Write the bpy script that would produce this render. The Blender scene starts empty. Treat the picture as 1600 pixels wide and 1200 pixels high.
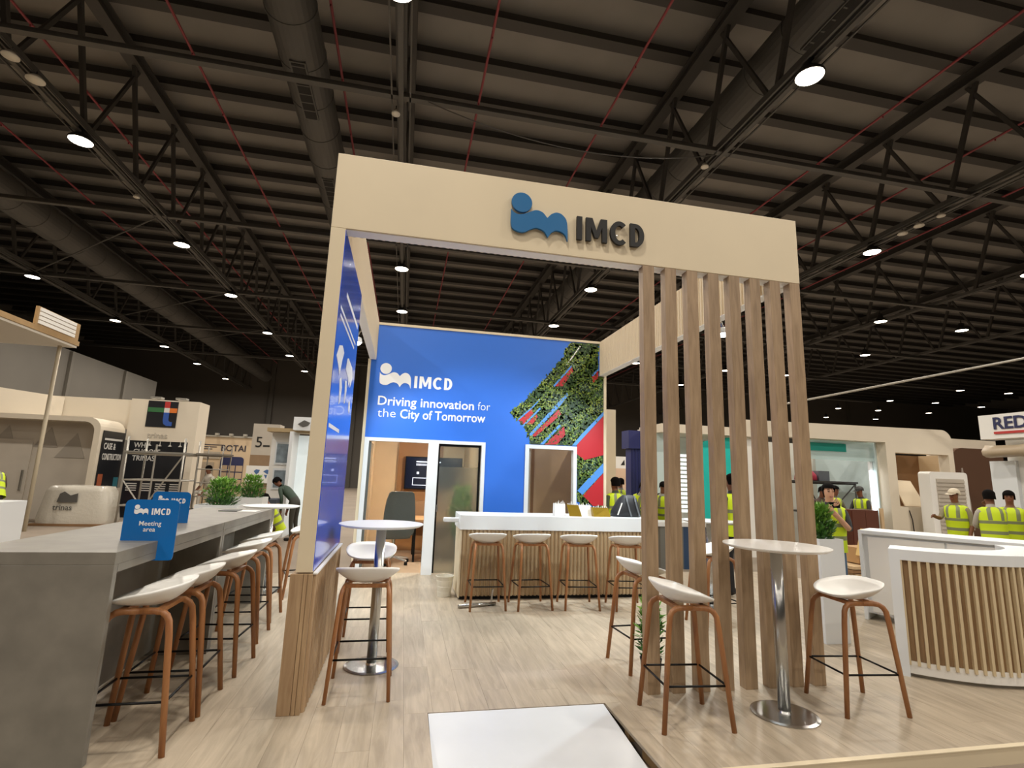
import bpy, math, random
from mathutils import Vector, Matrix
random.seed(7)
R = math.radians
S = bpy.context.scene
COL = S.collection

# ---------------------------------------------------------------- camera
cam_d = bpy.data.cameras.new('camera'); cam = bpy.data.objects.new('camera', cam_d); COL.objects.link(cam)
cam_d.sensor_fit = 'HORIZONTAL'; cam_d.sensor_width = 36.0; cam_d.lens = 36.0 * 804.92 / 1600.0
cam_d.clip_end = 400
_yaw, _pit, _rol = .1994, .1773, .0342
_f = Vector((math.sin(_yaw)*math.cos(_pit), math.cos(_yaw)*math.cos(_pit), math.sin(_pit)))
_r = Vector((math.cos(_yaw), -math.sin(_yaw), 0)); _u = _r.cross(_f)
_r2 = _r*math.cos(_rol) + _u*math.sin(_rol); _u2 = -_r*math.sin(_rol) + _u*math.cos(_rol)
_m = Matrix((( _r2.x, _u2.x, -_f.x), (_r2.y, _u2.y, -_f.y), (_r2.z, _u2.z, -_f.z))).to_4x4()
_m.translation = Vector((-.5838, -3.9514, 1.6))
cam.matrix_world = _m
S.camera = cam

# ---------------------------------------------------------------- world, exposure
w = bpy.data.worlds.new('hall_air'); S.world = w; w.use_nodes = True
w.node_tree.nodes['Background'].inputs[0].default_value = (1.0, .93, .84, 1)
w.node_tree.nodes['Background'].inputs[1].default_value = .02
S.view_settings.view_transform = 'Standard'; S.view_settings.look = 'None'
S.view_settings.gamma = 1; S.view_settings.use_curve_mapping = False
S.view_settings.exposure = 0.0
LAMP_W = 225.0
LAMP_COL = (1.0, .92, .82)

# ---------------------------------------------------------------- materials
def c(h):
    h = h.lstrip('#'); o = []
    for i in (0, 2, 4):
        x = int(h[i:i+2], 16)/255.0
        o.append(x/12.92 if x <= .04045 else ((x+.055)/1.055)**2.4)
    return (o[0], o[1], o[2], 1.0)
MATS = {}
def mat(name, col, rough=.5, metal=0, var=0, vscale=6, bump=0, bscale=40, emit=0, trans=0, alpha=1, stretch=None, coat=0):
    if name in MATS: return MATS[name]
    m = bpy.data.materials.new(name); m.use_nodes = True; MATS[name] = m
    nt = m.node_tree; b = nt.nodes['Principled BSDF']
    col = c(col) if isinstance(col, str) else col
    b.inputs['Base Color'].default_value = col; b.inputs['Roughness'].default_value = rough
    b.inputs['Metallic'].default_value = metal
    if trans: b.inputs['Transmission Weight'].default_value = trans
    if coat: b.inputs['Coat Weight'].default_value = coat
    if alpha < 1: b.inputs['Alpha'].default_value = alpha
    if emit:
        b.inputs['Emission Color'].default_value = col; b.inputs['Emission Strength'].default_value = emit
    if var or bump:
        tc = nt.nodes.new('ShaderNodeTexCoord'); mp = nt.nodes.new('ShaderNodeMapping')
        nt.links.new(tc.outputs['Object'], mp.inputs[0])
        if stretch: mp.inputs['Scale'].default_value = stretch
        if var:
            n = nt.nodes.new('ShaderNodeTexNoise'); n.inputs['Scale'].default_value = vscale; n.inputs['Detail'].default_value = 5
            nt.links.new(mp.outputs[0], n.inputs['Vector'])
            rp = nt.nodes.new('ShaderNodeValToRGB')
            rp.color_ramp.elements[0].position = .3; rp.color_ramp.elements[1].position = .7
            rp.color_ramp.elements[0].color = tuple(x*(1-var) for x in col[:3]) + (1,)
            rp.color_ramp.elements[1].color = tuple(min(1, x*(1+var)) for x in col[:3]) + (1,)
            nt.links.new(n.outputs[0], rp.inputs[0]); nt.links.new(rp.outputs[0], b.inputs['Base Color'])
        if bump:
            n2 = nt.nodes.new('ShaderNodeTexNoise'); n2.inputs['Scale'].default_value = bscale; n2.inputs['Detail'].default_value = 4
            nt.links.new(mp.outputs[0], n2.inputs['Vector'])
            bp = nt.nodes.new('ShaderNodeBump'); bp.inputs['Strength'].default_value = bump; bp.inputs['Distance'].default_value = .01
            nt.links.new(n2.outputs[0], bp.inputs['Height']); nt.links.new(bp.outputs[0], b.inputs['Normal'])
    return m
def wood(name, c1, c2, rough=.5, axis=1, scale=3.0, rnd=.12):
    """oak-like: grain stretched along one object axis, tone shifted per object"""
    if name in MATS: return MATS[name]
    m = bpy.data.materials.new(name); m.use_nodes = True; MATS[name] = m
    nt = m.node_tree; b = nt.nodes['Principled BSDF']; b.inputs['Roughness'].default_value = rough
    tc = nt.nodes.new('ShaderNodeTexCoord'); oi = nt.nodes.new('ShaderNodeObjectInfo')
    ad = nt.nodes.new('ShaderNodeVectorMath'); ad.operation = 'ADD'
    ml = nt.nodes.new('ShaderNodeMath'); ml.operation = 'MULTIPLY'; ml.inputs[1].default_value = 37.0
    nt.links.new(oi.outputs['Random'], ml.inputs[0])
    nt.links.new(tc.outputs['Object'], ad.inputs[0]); nt.links.new(ml.outputs[0], ad.inputs[1])
    mp = nt.nodes.new('ShaderNodeMapping'); sc = [9.0, 9.0, 9.0]; sc[axis] = .9; mp.inputs['Scale'].default_value = sc
    nt.links.new(ad.outputs[0], mp.inputs[0])
    n = nt.nodes.new('ShaderNodeTexNoise'); n.inputs['Scale'].default_value = scale; n.inputs['Detail'].default_value = 8; n.inputs['Roughness'].default_value = .6; n.inputs['Distortion'].default_value = .6
    nt.links.new(mp.outputs[0], n.inputs['Vector'])
    rp = nt.nodes.new('ShaderNodeValToRGB'); rp.color_ramp.elements[0].position = .32; rp.color_ramp.elements[1].position = .68
    rp.color_ramp.elements[0].color = c(c1); rp.color_ramp.elements[1].color = c(c2)
    nt.links.new(n.outputs[0], rp.inputs[0])
    hs = nt.nodes.new('ShaderNodeHueSaturation'); mr = nt.nodes.new('ShaderNodeMapRange')
    mr.inputs[3].default_value = 1-rnd; mr.inputs[4].default_value = 1+rnd
    nt.links.new(oi.outputs['Random'], mr.inputs[0]); nt.links.new(mr.outputs[0], hs.inputs['Value'])
    nt.links.new(rp.outputs[0], hs.inputs['Color']); nt.links.new(hs.outputs[0], b.inputs['Base Color'])
    bp = nt.nodes.new('ShaderNodeBump'); bp.inputs['Strength'].default_value = .08; bp.inputs['Distance'].default_value = .003
    nt.links.new(n.outputs[0], bp.inputs['Height']); nt.links.new(bp.outputs[0], b.inputs['Normal'])
    return m

CREAM = mat('cream_paint', '#d9cbae', .55, var=.03, vscale=1.2)
WHITE = mat('white_laminate', '#e0e4e6', .35)
WHITEP = mat('white_paint', '#e9e7e1', .55)
SEATW = mat('white_shell', '#e9e8e3', .42)
OAKF = wood('floor_oak', '#9a8d7a', '#b7a994', .4, 1, 2.2, .03)
OAKS = wood('slat_oak', '#8a7358', '#a78e70', .5, 2, 3.0, .05)
OAKL = wood('leg_oak', '#8c5a36', '#aa7648', .42, 2, 3.0, .06)
OAKP = wood('pillar_oak', '#96795a', '#b39774', .5, 2, 2.4, .05)
FLUTE = mat('flute_beige', '#d3c2a4', .55)
BLACK = mat('black_metal', '#141414', .4, .6)
CHROME = mat('brushed_steel', '#b9b9b6', .25, 1)
CONC = mat('concrete_laminate', '#7b776e', .42, var=.16, vscale=5)
STEEL = mat('roof_steel', '#423f3b', .6, .1)
STEELL = mat('roof_steel_grey', '#565450', .6, .2)
DECK = mat('roof_deck', '#85817b', .7, var=.08, vscale=.8)
DUCTM = mat('duct_skin', '#55534f', .55, .2)
RED = mat('red_pipe', '#8a3a40', .5)
BLUE = mat('print_blue', '#2f6fd6', .4)
BLUED = mat('panel_blue', '#1550d2', .18, coat=.3)
BLUESIGN = mat('sign_blue', '#0f68b4', .25)
LOGOB = mat('logo_blue', '#12649b', .4)
INK = mat('letter_black', '#12100d', .6)
PRINTW = mat('print_white', '#f2f3f3', .45)
KRAFT = mat('kraft_board', '#c4a983', .65, var=.05, vscale=2)
KRAFTD = mat('kraft_dark', '#8a6846', .6, var=.06, vscale=2)
DARK = mat('dark_void', '#17140f', .8)
HALLF = mat('hall_concrete', '#8c7f70', .75, var=.12, vscale=.7)
LIME = mat('hi_vis_lime', '#c8e016', .6)
STRIPE = mat('reflective_grey', '#7d8460', .45)
SKIN1 = mat('skin_brown', '#7a4c34', .55)
SKIN2 = mat('skin_light', '#c99a7c', .55)
HAIR = mat('hair_black', '#0c0908', .9); HAIR.node_tree.nodes['Principled BSDF'].inputs['Specular IOR Level'].default_value = .1

# ---------------------------------------------------------------- mesh helpers
class MB:
    def __init__(s): s.v = []; s.f = []; s.m = []
    def add(s, vs, fs, m=0):
        o = len(s.v); s.v += [tuple(x) for x in vs]
        for f in fs: s.f.append(tuple(i+o for i in f)); s.m.append(m)
        return s
    def box(s, x0, x1, y0, y1, z0, z1, m=0):
        return s.add([(x0,y0,z0),(x1,y0,z0),(x1,y1,z0),(x0,y1,z0),(x0,y0,z1),(x1,y0,z1),(x1,y1,z1),(x0,y1,z1)],
                     [(0,3,2,1),(4,5,6,7),(0,1,5,4),(1,2,6,5),(2,3,7,6),(3,0,4,7)], m)
    def bar(s, a, b, w, h=None, m=0, up=(0,0,1)):
        a = Vector(a); b = Vector(b); d = (b-a).normalized(); h = h or w
        sd = d.cross(Vector(up))
        if sd.length < 1e-4: sd = d.cross(Vector((1,0,0)))
        sd.normalize(); u = sd.cross(d).normalized(); P = []
        for q in (a, b):
            for i, j in ((-1,-1),(1,-1),(1,1),(-1,1)): P.append(q + sd*(i*w/2) + u*(j*h/2))
        return s.add(P, [(0,1,2,3),(7,6,5,4),(0,4,5,1),(1,5,6,2),(2,6,7,3),(3,7,4,0)], m)
    def tube(s, pts, r, n=8, m=0, caps=True, flat=1.0):
        pts = [Vector(p) for p in pts]; k = len(pts); rs = r if isinstance(r, (list, tuple)) else [r]*k
        d0 = (pts[1]-pts[0]).normalized(); ref = Vector((0,0,1)) if abs(d0.z) < .95 else Vector((1,0,0))
        sd = d0.cross(ref).normalized(); V = []; F = []
        for i, p in enumerate(pts):
            d = (pts[min(i+1,k-1)] - pts[max(i-1,0)]).normalized()
            sd = (sd - d*sd.dot(d)).normalized(); u = d.cross(sd)
            for j in range(n):
                a = 2*math.pi*j/n; V.append(p + sd*math.cos(a)*rs[i] + u*math.sin(a)*rs[i]*flat)
        for i in range(k-1):
            for j in range(n):
                F.append((i*n+j, i*n+(j+1)%n, (i+1)*n+(j+1)%n, (i+1)*n+j))
        if caps: F.append(tuple(range(n-1,-1,-1))); F.append(tuple((k-1)*n+j for j in range(n)))
        return s.add(V, F, m)
    def lathe(s, prof, n=24, o=(0,0,0), m=0, sx=1, sy=1):
        V = []; F = []
        for r, z in prof:
            for j in range(n):
                a = 2*math.pi*j/n; V.append((o[0]+r*math.cos(a)*sx, o[1]+r*math.sin(a)*sy, o[2]+z))
        k = len(prof)
        for i in range(k-1):
            for j in range(n): F.append((i*n+j, i*n+(j+1)%n, (i+1)*n+(j+1)%n, (i+1)*n+j))
        if prof[0][0] > 1e-5: F.append(tuple(range(n-1,-1,-1)))
        if prof[-1][0] > 1e-5: F.append(tuple((k-1)*n+j for j in range(n)))
        return s.add(V, F, m)
    def prism(s, poly, a0, a1, ax='y', m=0):
        """polygon (u,v) extruded: ax y -> (u,·,v); x -> (·,u,v); z -> (u,v,·)"""
        def P(u, v, a): return (u,a,v) if ax == 'y' else ((a,u,v) if ax == 'x' else (u,v,a))
        n = len(poly); V = [P(u,v,a0) for u,v in poly] + [P(u,v,a1) for u,v in poly]
        F = [tuple(range(n)), tuple(range(2*n-1, n-1, -1))] + [(i, n+i, n+(i+1)%n, (i+1)%n) for i in range(n)]
        return s.add(V, F, m)
    def build(s, name, mats, parent=None, smooth=False, bevel=0, origin=None, kind=None, label=None):
        me = bpy.data.meshes.new(name)
        vs = s.v if origin is None else [(x-origin[0], y-origin[1], z-origin[2]) for x,y,z in s.v]
        me.from_pydata(vs, [], s.f)
        for q in (mats if isinstance(mats, (list, tuple)) else [mats]): me.materials.append(q)
        me.polygons.foreach_set('material_index', s.m)
        if smooth: me.polygons.foreach_set('use_smooth', [True]*len(s.f))
        me.validate(); me.update()
        import bmesh
        bm = bmesh.new(); bm.from_mesh(me); bmesh.ops.recalc_face_normals(bm, faces=bm.faces); bm.to_mesh(me); bm.free()
        o = bpy.data.objects.new(name, me); COL.objects.link(o)
        if parent is not None: o.parent = parent
        if bevel:
            b = o.modifiers.new('bevel', 'BEVEL'); b.width = bevel; b.segments = 2; b.limit_method = 'ANGLE'
            try: b.harden_normals = True
            except Exception: pass
        if kind: o['kind'] = kind
        if label: o['label'] = label
        return o
def thing(name, label, cat, loc=(0,0,0), rz=0, group=None):
    o = bpy.data.objects.new(name, None); COL.objects.link(o); o.empty_display_size = .1
    o.location = loc; o.rotation_euler = (0,0,rz); o['label'] = label; o['category'] = cat
    if group: o['group'] = group
    return o
def tag(o, label, cat, group=None):
    o['label'] = label; o['category'] = cat
    if group: o['group'] = group
    return o
def struct(o): o['kind'] = 'structure'; return o
def copy_tree(o, parent=None):
    k = o.copy(); COL.objects.link(k); k.parent = parent
    for ch in list(o.children): copy_tree(ch, k)
    return k
def rrect(x0, x1, z0, z1, r, n=5, corners='1111'):
    """rounded rectangle outline (bl, br, tr, tl)"""
    P = []
    for k, (cx, cz, a0) in enumerate(((x0+r,z0+r,180),(x1-r,z0+r,270),(x1-r,z1-r,0),(x0+r,z1-r,90))):
        if corners[k] == '1':
            for i in range(n+1):
                a = R(a0+90*i/n); P.append((cx+r*math.cos(a), cz+r*math.sin(a)))
        else: P.append(((x0,z0),(x1,z0),(x1,z1),(x0,z1))[k])
    return P
def text(s, size, loc, mats, parent, depth=.0, face='-y', bold=0.0, name='lettering', align='LEFT', rz=0, spacing=1.0, origin=None, sx=1.0, fit=None):
    """lettering from the built-in outline font as a real mesh, standing on a face"""
    cu = bpy.data.curves.new('t', 'FONT'); cu.body = s; cu.size = size; cu.align_x = align
    cu.extrude = depth/2; cu.offset = bold; cu.resolution_u = 3; cu.space_character = spacing
    t = bpy.data.objects.new('t', cu); COL.objects.link(t)
    bpy.context.view_layer.update()
    me = bpy.data.meshes.new_from_object(t.evaluated_get(bpy.context.evaluated_depsgraph_get()))
    bpy.data.objects.remove(t); bpy.data.curves.remove(cu)
    if fit:
        xs = [v.co.x for v in me.vertices]; k = fit/(max(xs)-min(xs)); me.transform(Matrix.Diagonal((k,1,1,1)) @ Matrix.Translation((-min(xs) if align == 'LEFT' else 0,0,0)))
    if sx != 1.0: me.transform(Matrix.Diagonal((sx,1,1,1)))
    M = {'-y': Matrix.Rotation(R(90),4,'X'),
         '+x': Matrix.Rotation(R(90),4,'Z') @ Matrix.Rotation(R(90),4,'X'),
         '-x': Matrix.Rotation(R(-90),4,'Z') @ Matrix.Rotation(R(90),4,'X')}[face]
    me.transform(Matrix.Translation(Vector(loc) - (Vector(origin) if origin else Vector((0,0,0)))) @ Matrix.Rotation(rz,4,'Z') @ M)
    me.materials.clear(); me.materials.append(mats)
    me.name = name
    o = bpy.data.objects.new(name, me); COL.objects.link(o); o.parent = parent
    return o
LOGO = [(.15,3.808),(.174,3.778),(.219,3.764),(.271,3.778),(.315,3.801),(.368,3.823),(.423,3.81),(.464,3.766),(.503,3.807),(.552,3.826),(.603,3.807),(.64,3.743),
        (.647,3.573),(.616,3.637),(.555,3.66),(.506,3.637),(.472,3.587),(.437,3.639),(.378,3.66),(.329,3.645),(.263,3.608),(.195,3.615),(.155,3.656)]
def smooth_outline(P, corners, n=5):
    out = []; k = len(P)
    for i in range(k):
        a, b = P[i], P[(i+1) % k]
        p = P[i-1] if i not in corners else (2*a[0]-b[0], 2*a[1]-b[1])
        q = P[(i+2) % k] if (i+1) % k not in corners else (2*b[0]-a[0], 2*b[1]-a[1])
        for j in range(n):
            t = j/n
            out.append(tuple(.5*(2*a[d]+(b[d]-p[d])*t+(2*p[d]-5*a[d]+4*b[d]-q[d])*t*t+(3*a[d]-p[d]-3*b[d]+q[d])*t**3) for d in (0,1)))
    return out
LOGO = smooth_outline([((x-.15)/.5, (z-3.573)/.5) for x, z in LOGO], {0, 7, 12, 16})
def logo(mb, x, z, size, y0, y1, m=0):
    """round dot above a wave: the emblem, lower-left at x,z"""
    mb.prism([(x+u*size, z+v*size) for u, v in LOGO], y0, y1, 'y', m)
    cx, cz, r = x+.182*size, z+.606*size, .178*size
    mb.prism([(cx+r*math.cos(2*math.pi*i/28), cz+r*math.sin(2*math.pi*i/28)) for i in range(28)], y0, y1, 'y', m)
    return mb
def letters(x, z, w_, h, y0, y1):
    """bold grotesque I M C D as four meshes, left edge x, baseline z, total width w_"""
    k = w_/2.86; out = []
    def box(q, a, b, c0, c1): q.prism([(x+a*k,z+c0*h),(x+b*k,z+c0*h),(x+b*k,z+c1*h),(x+a*k,z+c1*h)], y0, y1, 'y')
    q = MB(); box(q, 0, .22, 0, 1); out.append(q)
    q = MB(); P = [(.38,0),(.59,0),(.59,.62),(.75,.16),(.90,.16),(1.06,.62),(1.06,0),(1.27,0),(1.27,1),(1.0,1),(.825,.46),(.65,1),(.38,1)]
    q.prism([(x+a*k,z+b*h) for a,b in P], y0, y1, 'y'); out.append(q)
    def ring(q, cx, a0, a1, rx, t, n=22):
        o_ = [(x+(cx+rx*math.cos(R(a0+(a1-a0)*i/n)))*k, z+(.5+.515*math.sin(R(a0+(a1-a0)*i/n)))*h) for i in range(n+1)]
        i_ = [(x+(cx+(rx-t)*math.cos(R(a0+(a1-a0)*i/n)))*k, z+(.5+(.515-t*.86)*math.sin(R(a0+(a1-a0)*i/n)))*h) for i in range(n+1)]
        for i in range(n): q.prism([o_[i],o_[i+1],i_[i+1],i_[i]], y0, y1, 'y')
    q = MB(); ring(q, 1.80, 48, 312, .40, .215); out.append(q)
    q = MB(); box(q, 2.26, 2.47, 0, 1); box(q, 2.47, 2.50, .815, 1); box(q, 2.47, 2.50, 0, .185)
    n = 16
    o_ = [(x+(2.50+.37*math.cos(R(-90+180*i/n)))*k, z+(.5+.5*math.sin(R(-90+180*i/n)))*h) for i in range(n+1)]
    i_ = [(x+(2.50+.155*math.cos(R(-90+180*i/n)))*k, z+(.5+.315*math.sin(R(-90+180*i/n)))*h) for i in range(n+1)]
    for i in range(n): q.prism([o_[i],o_[i+1],i_[i+1],i_[i]], y0, y1, 'y')
    out.append(q); return out
def flutes(mb, a, b, z0, z1, pitch, r, nrm, m=0):
    """row of half-round upright ribs from a to b (x,y), bulging along nrm"""
    a = Vector((a[0],a[1],0)); b = Vector((b[0],b[1],0)); n = Vector((nrm[0],nrm[1],0)); L = (b-a).length; d = (b-a)/L
    k = int(L/pitch)
    for i in range(k):
        p = a + d*(pitch*(i+.5)); V = []
        for z in (z0, z1):
            for q in range(6):
                t = math.pi*q/5; w = p + d*(math.cos(t)*r) + n*(math.sin(t)*r); V.append((w.x,w.y,z))
        mb.add(V, [(q,q+1,q+7,q+6) for q in range(5)] + [(5,4,3,2,1,0),(6,7,8,9,10,11)], m)
    return mb

# ================================================================ THE HALL
HZ = -.10
hall = MB().add([(-70,-60,HZ),(110,-60,HZ),(110,70,HZ),(-70,70,HZ)], [(0,1,2,3)]).build('floor', HALLF); struct(hall)
# roof
ceil = MB().box(-70,110,-60,70,12.95,13.05).build('ceiling', DECK); struct(ceil)
pm = None
for i in range(44):
    y = -9.6 + 1.5*i
    if pm is None:
        o = MB().box(-30,70,-.05,.05,0,.28).box(-30,70,-.16,.16,-.02,0).build('purlin', STEEL, ceil); pm = o.data
    else:
        o = bpy.data.objects.new('purlin', pm); COL.objects.link(o); o.parent = ceil
    o.location = (0, y, 12.62)
# trusses along y
TX = [-16, -8.5, -1.15, 6.2, 13.5, 20.9, 28.2]
def truss(x):
    t = bpy.data.objects.new('roof_truss', None); COL.objects.link(t); t.location = (x,0,9.3); t['kind'] = 'structure'
    MB().box(-.16,.16,-9,52,2.94,2.97).box(-.03,.03,-9,52,2.97,3.26).box(-.16,.16,-9,52,3.26,3.29).build('top_chord', STEEL, t)
    MB().box(-.10,-.03,-9,52,0,.12).box(.03,.10,-9,52,0,.12).build('bottom_chord', STEELL, t)
    k = 0; y = -9.35
    while y < 50:
        MB().bar((0,y,2.95),(0,y+1.0,.1),.09,.11).build('web_member', STEEL, t)
        MB().bar((0,y+.22,2.95),(0,y-1.2,.1),.07,.09).build('web_member', STEEL, t)
        y += 2.45
    return t
for x in TX: truss(x)
# service rails across (x direction) and lamp rails along (y direction)
for y in (5.75, 12.85, 19.95, 27.05, 34.2):
    o = MB().box(-30,40,-.07,.07,0,.05).box(-30,40,-.02,.02,.05,.14).build('service_rail', STEELL); o.location = (0,y,9.16); struct(o)
for x in TX[:5]:
    o = MB().box(-.05,.05,-9,50,0,.05).box(-.2,-.17,-9,50,.03,.06).box(.17,.2,-9,50,.03,.06).build('lamp_rail', STEELL); o.location = (x,0,9.13); struct(o)
# red sprinkler pipes
for x in (-13.1, -9.7, -6.3, -2.8, .73, 4.25, 11.4, 15.2, 18.7):
    m = MB().tube([(x,-8,11.5),(x,48,11.5)], .032, 8)
    for k in range(24):
        m.tube([(x,-7+2.2*k,11.5),(x,-7+2.2*k,11.42)], .02, 6)
    tag(m.build('sprinkler_pipe', RED), 'thin red sprinkler pipe running along the dark roof, ' + {-13.1:'over the grey air duct',-9.7:'next to the braced truss',-6.3:'between that truss and the slot-grille duct',-2.8:'alongside the slot-grille duct',.73:'passing behind the fascia emblem',4.25:'crossing above the oak posts',11.4:'beside the truss past the fascia corner'}.get(x,'over the rounded booth'), 'pipe', 'sprinkler pipes under the roof')
# ducts
def duct(x, z, r, y0, y1, slots, label):
    t = thing('air_duct', label, 'duct', (x,y0,z))
    m = MB(); n = 28; k = int((y1-y0)/1.2); pts = []
    m.tube([(0,0,0),(0,y1-y0,0)], r, n)
    for i in range(1, k): 
        m.tube([(0,i*1.2-.012,0),(0,i*1.2+.012,0)], r+.012, n)
    m.build('shell', DUCTM, t, smooth=False)
    for a, b in slots:
        q = MB().box(-.16,.16,a-y0,b-y0,-r-.02,-r+.06); q.box(-.13,.13,a-y0+.04,b-y0-.04,-r-.03,-r-.01,1)
        g = q.build('grille', [STEELL, DARK], t)
        for i in range(6): MB().box(-.13,.13,a-y0+.1+i*.27,a-y0+.13+i*.27,-r-.035,-r-.02).build('vane', STEELL, g)
duct(-3.3, 10.35, .48, -8, 14.6, [(1.2,2.9),(6.1,7.9),(10.5,12.2)], 'round black fabric-skinned air duct with long slot grilles')
duct(6.95, 10.9, .5, -8, 40, [(2.2,3.9)], 'dark round air duct beside the roof truss, partly behind its braces')
duct(-14.0, 10.2, .55, 4, 48, [], 'long grey air duct high above the cream arched booth')
# slack cable and wire braces
def sag(a, b, s, n=16):
    return [tuple(Vector(a).lerp(Vector(b), i/n) + Vector((0,0,-s*4*(i/n)*(1-i/n)))) for i in range(n+1)]
tag(MB().tube(sag((-.6,5.7,9.15),(6.0,5.75,9.1),.5), .012, 5).build('slack_cable', STEELL), 'thin black cable sagging below the service rail', 'cable')
for a, b in (((-8.5,12.85,9.2),(-16,19.7,9.2)), ((-8.5,19.9,9.2),(-16,26,9.2)), ((-8.5,26,9.2),(-16,31.8,9.2)), ((13.5,12.9,9.2),(20.5,19.9,9.2))):
    tag(MB().tube([a,b], .025, 6).build('wire_brace', STEELL), 'thin wire brace slanting between two lamp rails', 'wire', 'wire braces between lamp rails')
o = MB().tube([(10.3,9.2,3.97),(19.0,3.0,6.0)], .03, 8).build('hanging_pole', mat('pole_grey','#a09a8e',.5))
tag(o, 'long pale rod hung slanting above the rounded white booth', 'rod')

# lamps
LENS = mat('lamp_lens', (1.0,.88,.70,1), .5, emit=16)
HOUS = mat('lamp_housing', '#2b2926', .5, .3)
def make_lamp():
    t = thing('ceiling_lamp', 'round high-bay ceiling lamp glowing warm white on its roof rail', 'lamp', group='glowing high-bay lamps under the hall roof')
    MB().lathe([(.10,.34),(.11,.22),(.14,.16),(.25,.05),(.26,.0),(.245,-.01),(.24,.014),(0,.03)], 20).build('housing', HOUS, t, smooth=True)
    MB().lathe([(.0,-.0),(.235,-.0),(.235,.01),(0,.012)], 20).build('lens', LENS, t)
    MB().tube([(0,0,.33),(0,0,.5)], .025, 6).build('hanger', HOUS, t)
    ld = bpy.data.lights.new('lamp_light', 'AREA'); ld.shape = 'DISK'; ld.size = .46; ld.energy = LAMP_W; ld.color = LAMP_COL
    lo = bpy.data.objects.new('lamp_light', ld); COL.objects.link(lo); lo.parent = t; lo.location = (0,0,-.03)
    return t
GY = [-14.0, -8.3, -2.6, 3.1, 8.8, 14.5, 19.7, 26, 31.8, 37.2, 43.5]
spots = [(x,y) for x in (-16,-8.5,-1.15,6.2,13.5) for y in GY] + [(19.9,y) for y in GY[2:9]] + [(24.4,y) for y in GY[4:9]]
spots += [(39.4,y) for y in (26.2,31.9,37.3)] + [(43.5,y) for y in (25.9,31.4,36.9,43.2)] + [(48.8,y) for y in (31.7,36.4,42.2)]
lp = None
for x, y in spots:
    if x == -16 and y < 6: continue
    if lp is None: lp = make_lamp(); o = lp
    else: o = copy_tree(lp)
    o.location = (x, y, 8.98)
    o['label'] = 'round high-bay lamp glowing warm white, ' + {-16:'in the row past the grey air duct',-8.5:'in the row between the two air ducts',-1.15:'in the row above the printed panel',6.2:'in the row beside the dark duct',13.5:'in the first row past the fascia corner'}.get(x, 'in the rows over the rounded booth')
# unlit small heads on the rails
SP = mat('speaker_white', '#dcd8cc', .5)
for x, y, z, s in ((-8.3,6.9,9.05,.16),(-8.35,6.3,9.05,.14),(-8.4,5.6,9.05,.1),(-1.25,6.05,9.0,.09),(5.95,6.1,9.0,.09),(-8.5,11.4,9.0,.08),(13.32,7.6,9.0,.13),(13.32,7.1,9.0,.13),(13.35,6.5,9.0,.1)):
    t = thing('spare_lamp', 'small unlit round white ceiling fitting beside a lamp rail', 'ceiling fitting', (x,y,z), group='small unlit fittings on the lamp rails')
    MB().lathe([(s*.5,.10),(s,.02),(s,0),(0,-.005)], 16).build('shade', SP, t, smooth=True)
    MB().tube([(0,0,.09),(0,0,.2)], .012, 6).build('stem', HOUS, t)

# hall walls
WG = mat('hall_wall_grey', '#6a655c', .7, var=.05, vscale=.5)
WD = mat('hall_wall_dark', '#544f48', .8, var=.06, vscale=.4)
wl = MB().box(-20.3,-20,-20,40.8,HZ,7.95).build('wall_left', WG); struct(wl)
for y in (6, 12, 18, 24, 30, 36):
    MB().box(-20,-19.85,y-.12,y+.12,HZ,7.9).build('wall_rib', mat('rib_grey','#6e695f',.7), wl)
wf = MB().box(-70,110,51,51.4,HZ,13).build('wall_far', WD); struct(wf)
for x in (-14,-6,2,10,18,27,36,45,54):
    MB().box(x-.2,x+.2,50.7,51,HZ,12.5).build('column', mat('column_dark','#4a463f',.7), wf)
struct(MB().box(80,80.4,-20,52,HZ,13).build('wall_right', WD))
struct(MB().box(-40,-39.7,-20,52,HZ,13).build('wall_side', WD))

# ================================================================ THE STAND
# platform: plank floor with a recess for the ramp
plat = bpy.data.objects.new('floor_stand', None); COL.objects.link(plat); plat['kind'] = 'structure'; plat.location = (0,0,0)
PX0, PX1, PY0, PY1 = -3.2, 6.4, -1.03, 5.0
RX0, RX1, RY = -.31, .968, -.085
PLY = mat('plywood', '#a98a5e', .7, var=.1, vscale=5)
sub = MB().box(PX0,PX1,RY,PY1,-.1,-.022).box(PX0,RX0-.02,PY0+.012,RY,-.1,-.022)
sub.box(RX1+.12,PX1,PY0+.012,RY,-.1,-.022)
sub.build('subfloor', mat('sub_dark','#4a3a28',.8), plat)
MB().box(RX1+.03,RX1+.10,PY0+.05,PY0+.4,-.1,-.022).box(RX1+.03,RX1+.10,RY-.35,RY-.28,-.1,-.022).build('joist', PLY, plat)
MB().box(PX0,RX0,PY0,PY0+.012,-.1,-.003).box(RX1+.14,PX1,PY0,PY0+.012,-.1,-.003).build('edge_board', CREAM, plat)
MB().box(RX1+.14,PX1,PY0-.004,PY0+.035,-.003,.004).build('edge_trim', CREAM, plat)
PW = .195; pl = {}
nx = int((PX1-PX0)/PW)+1
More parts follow.
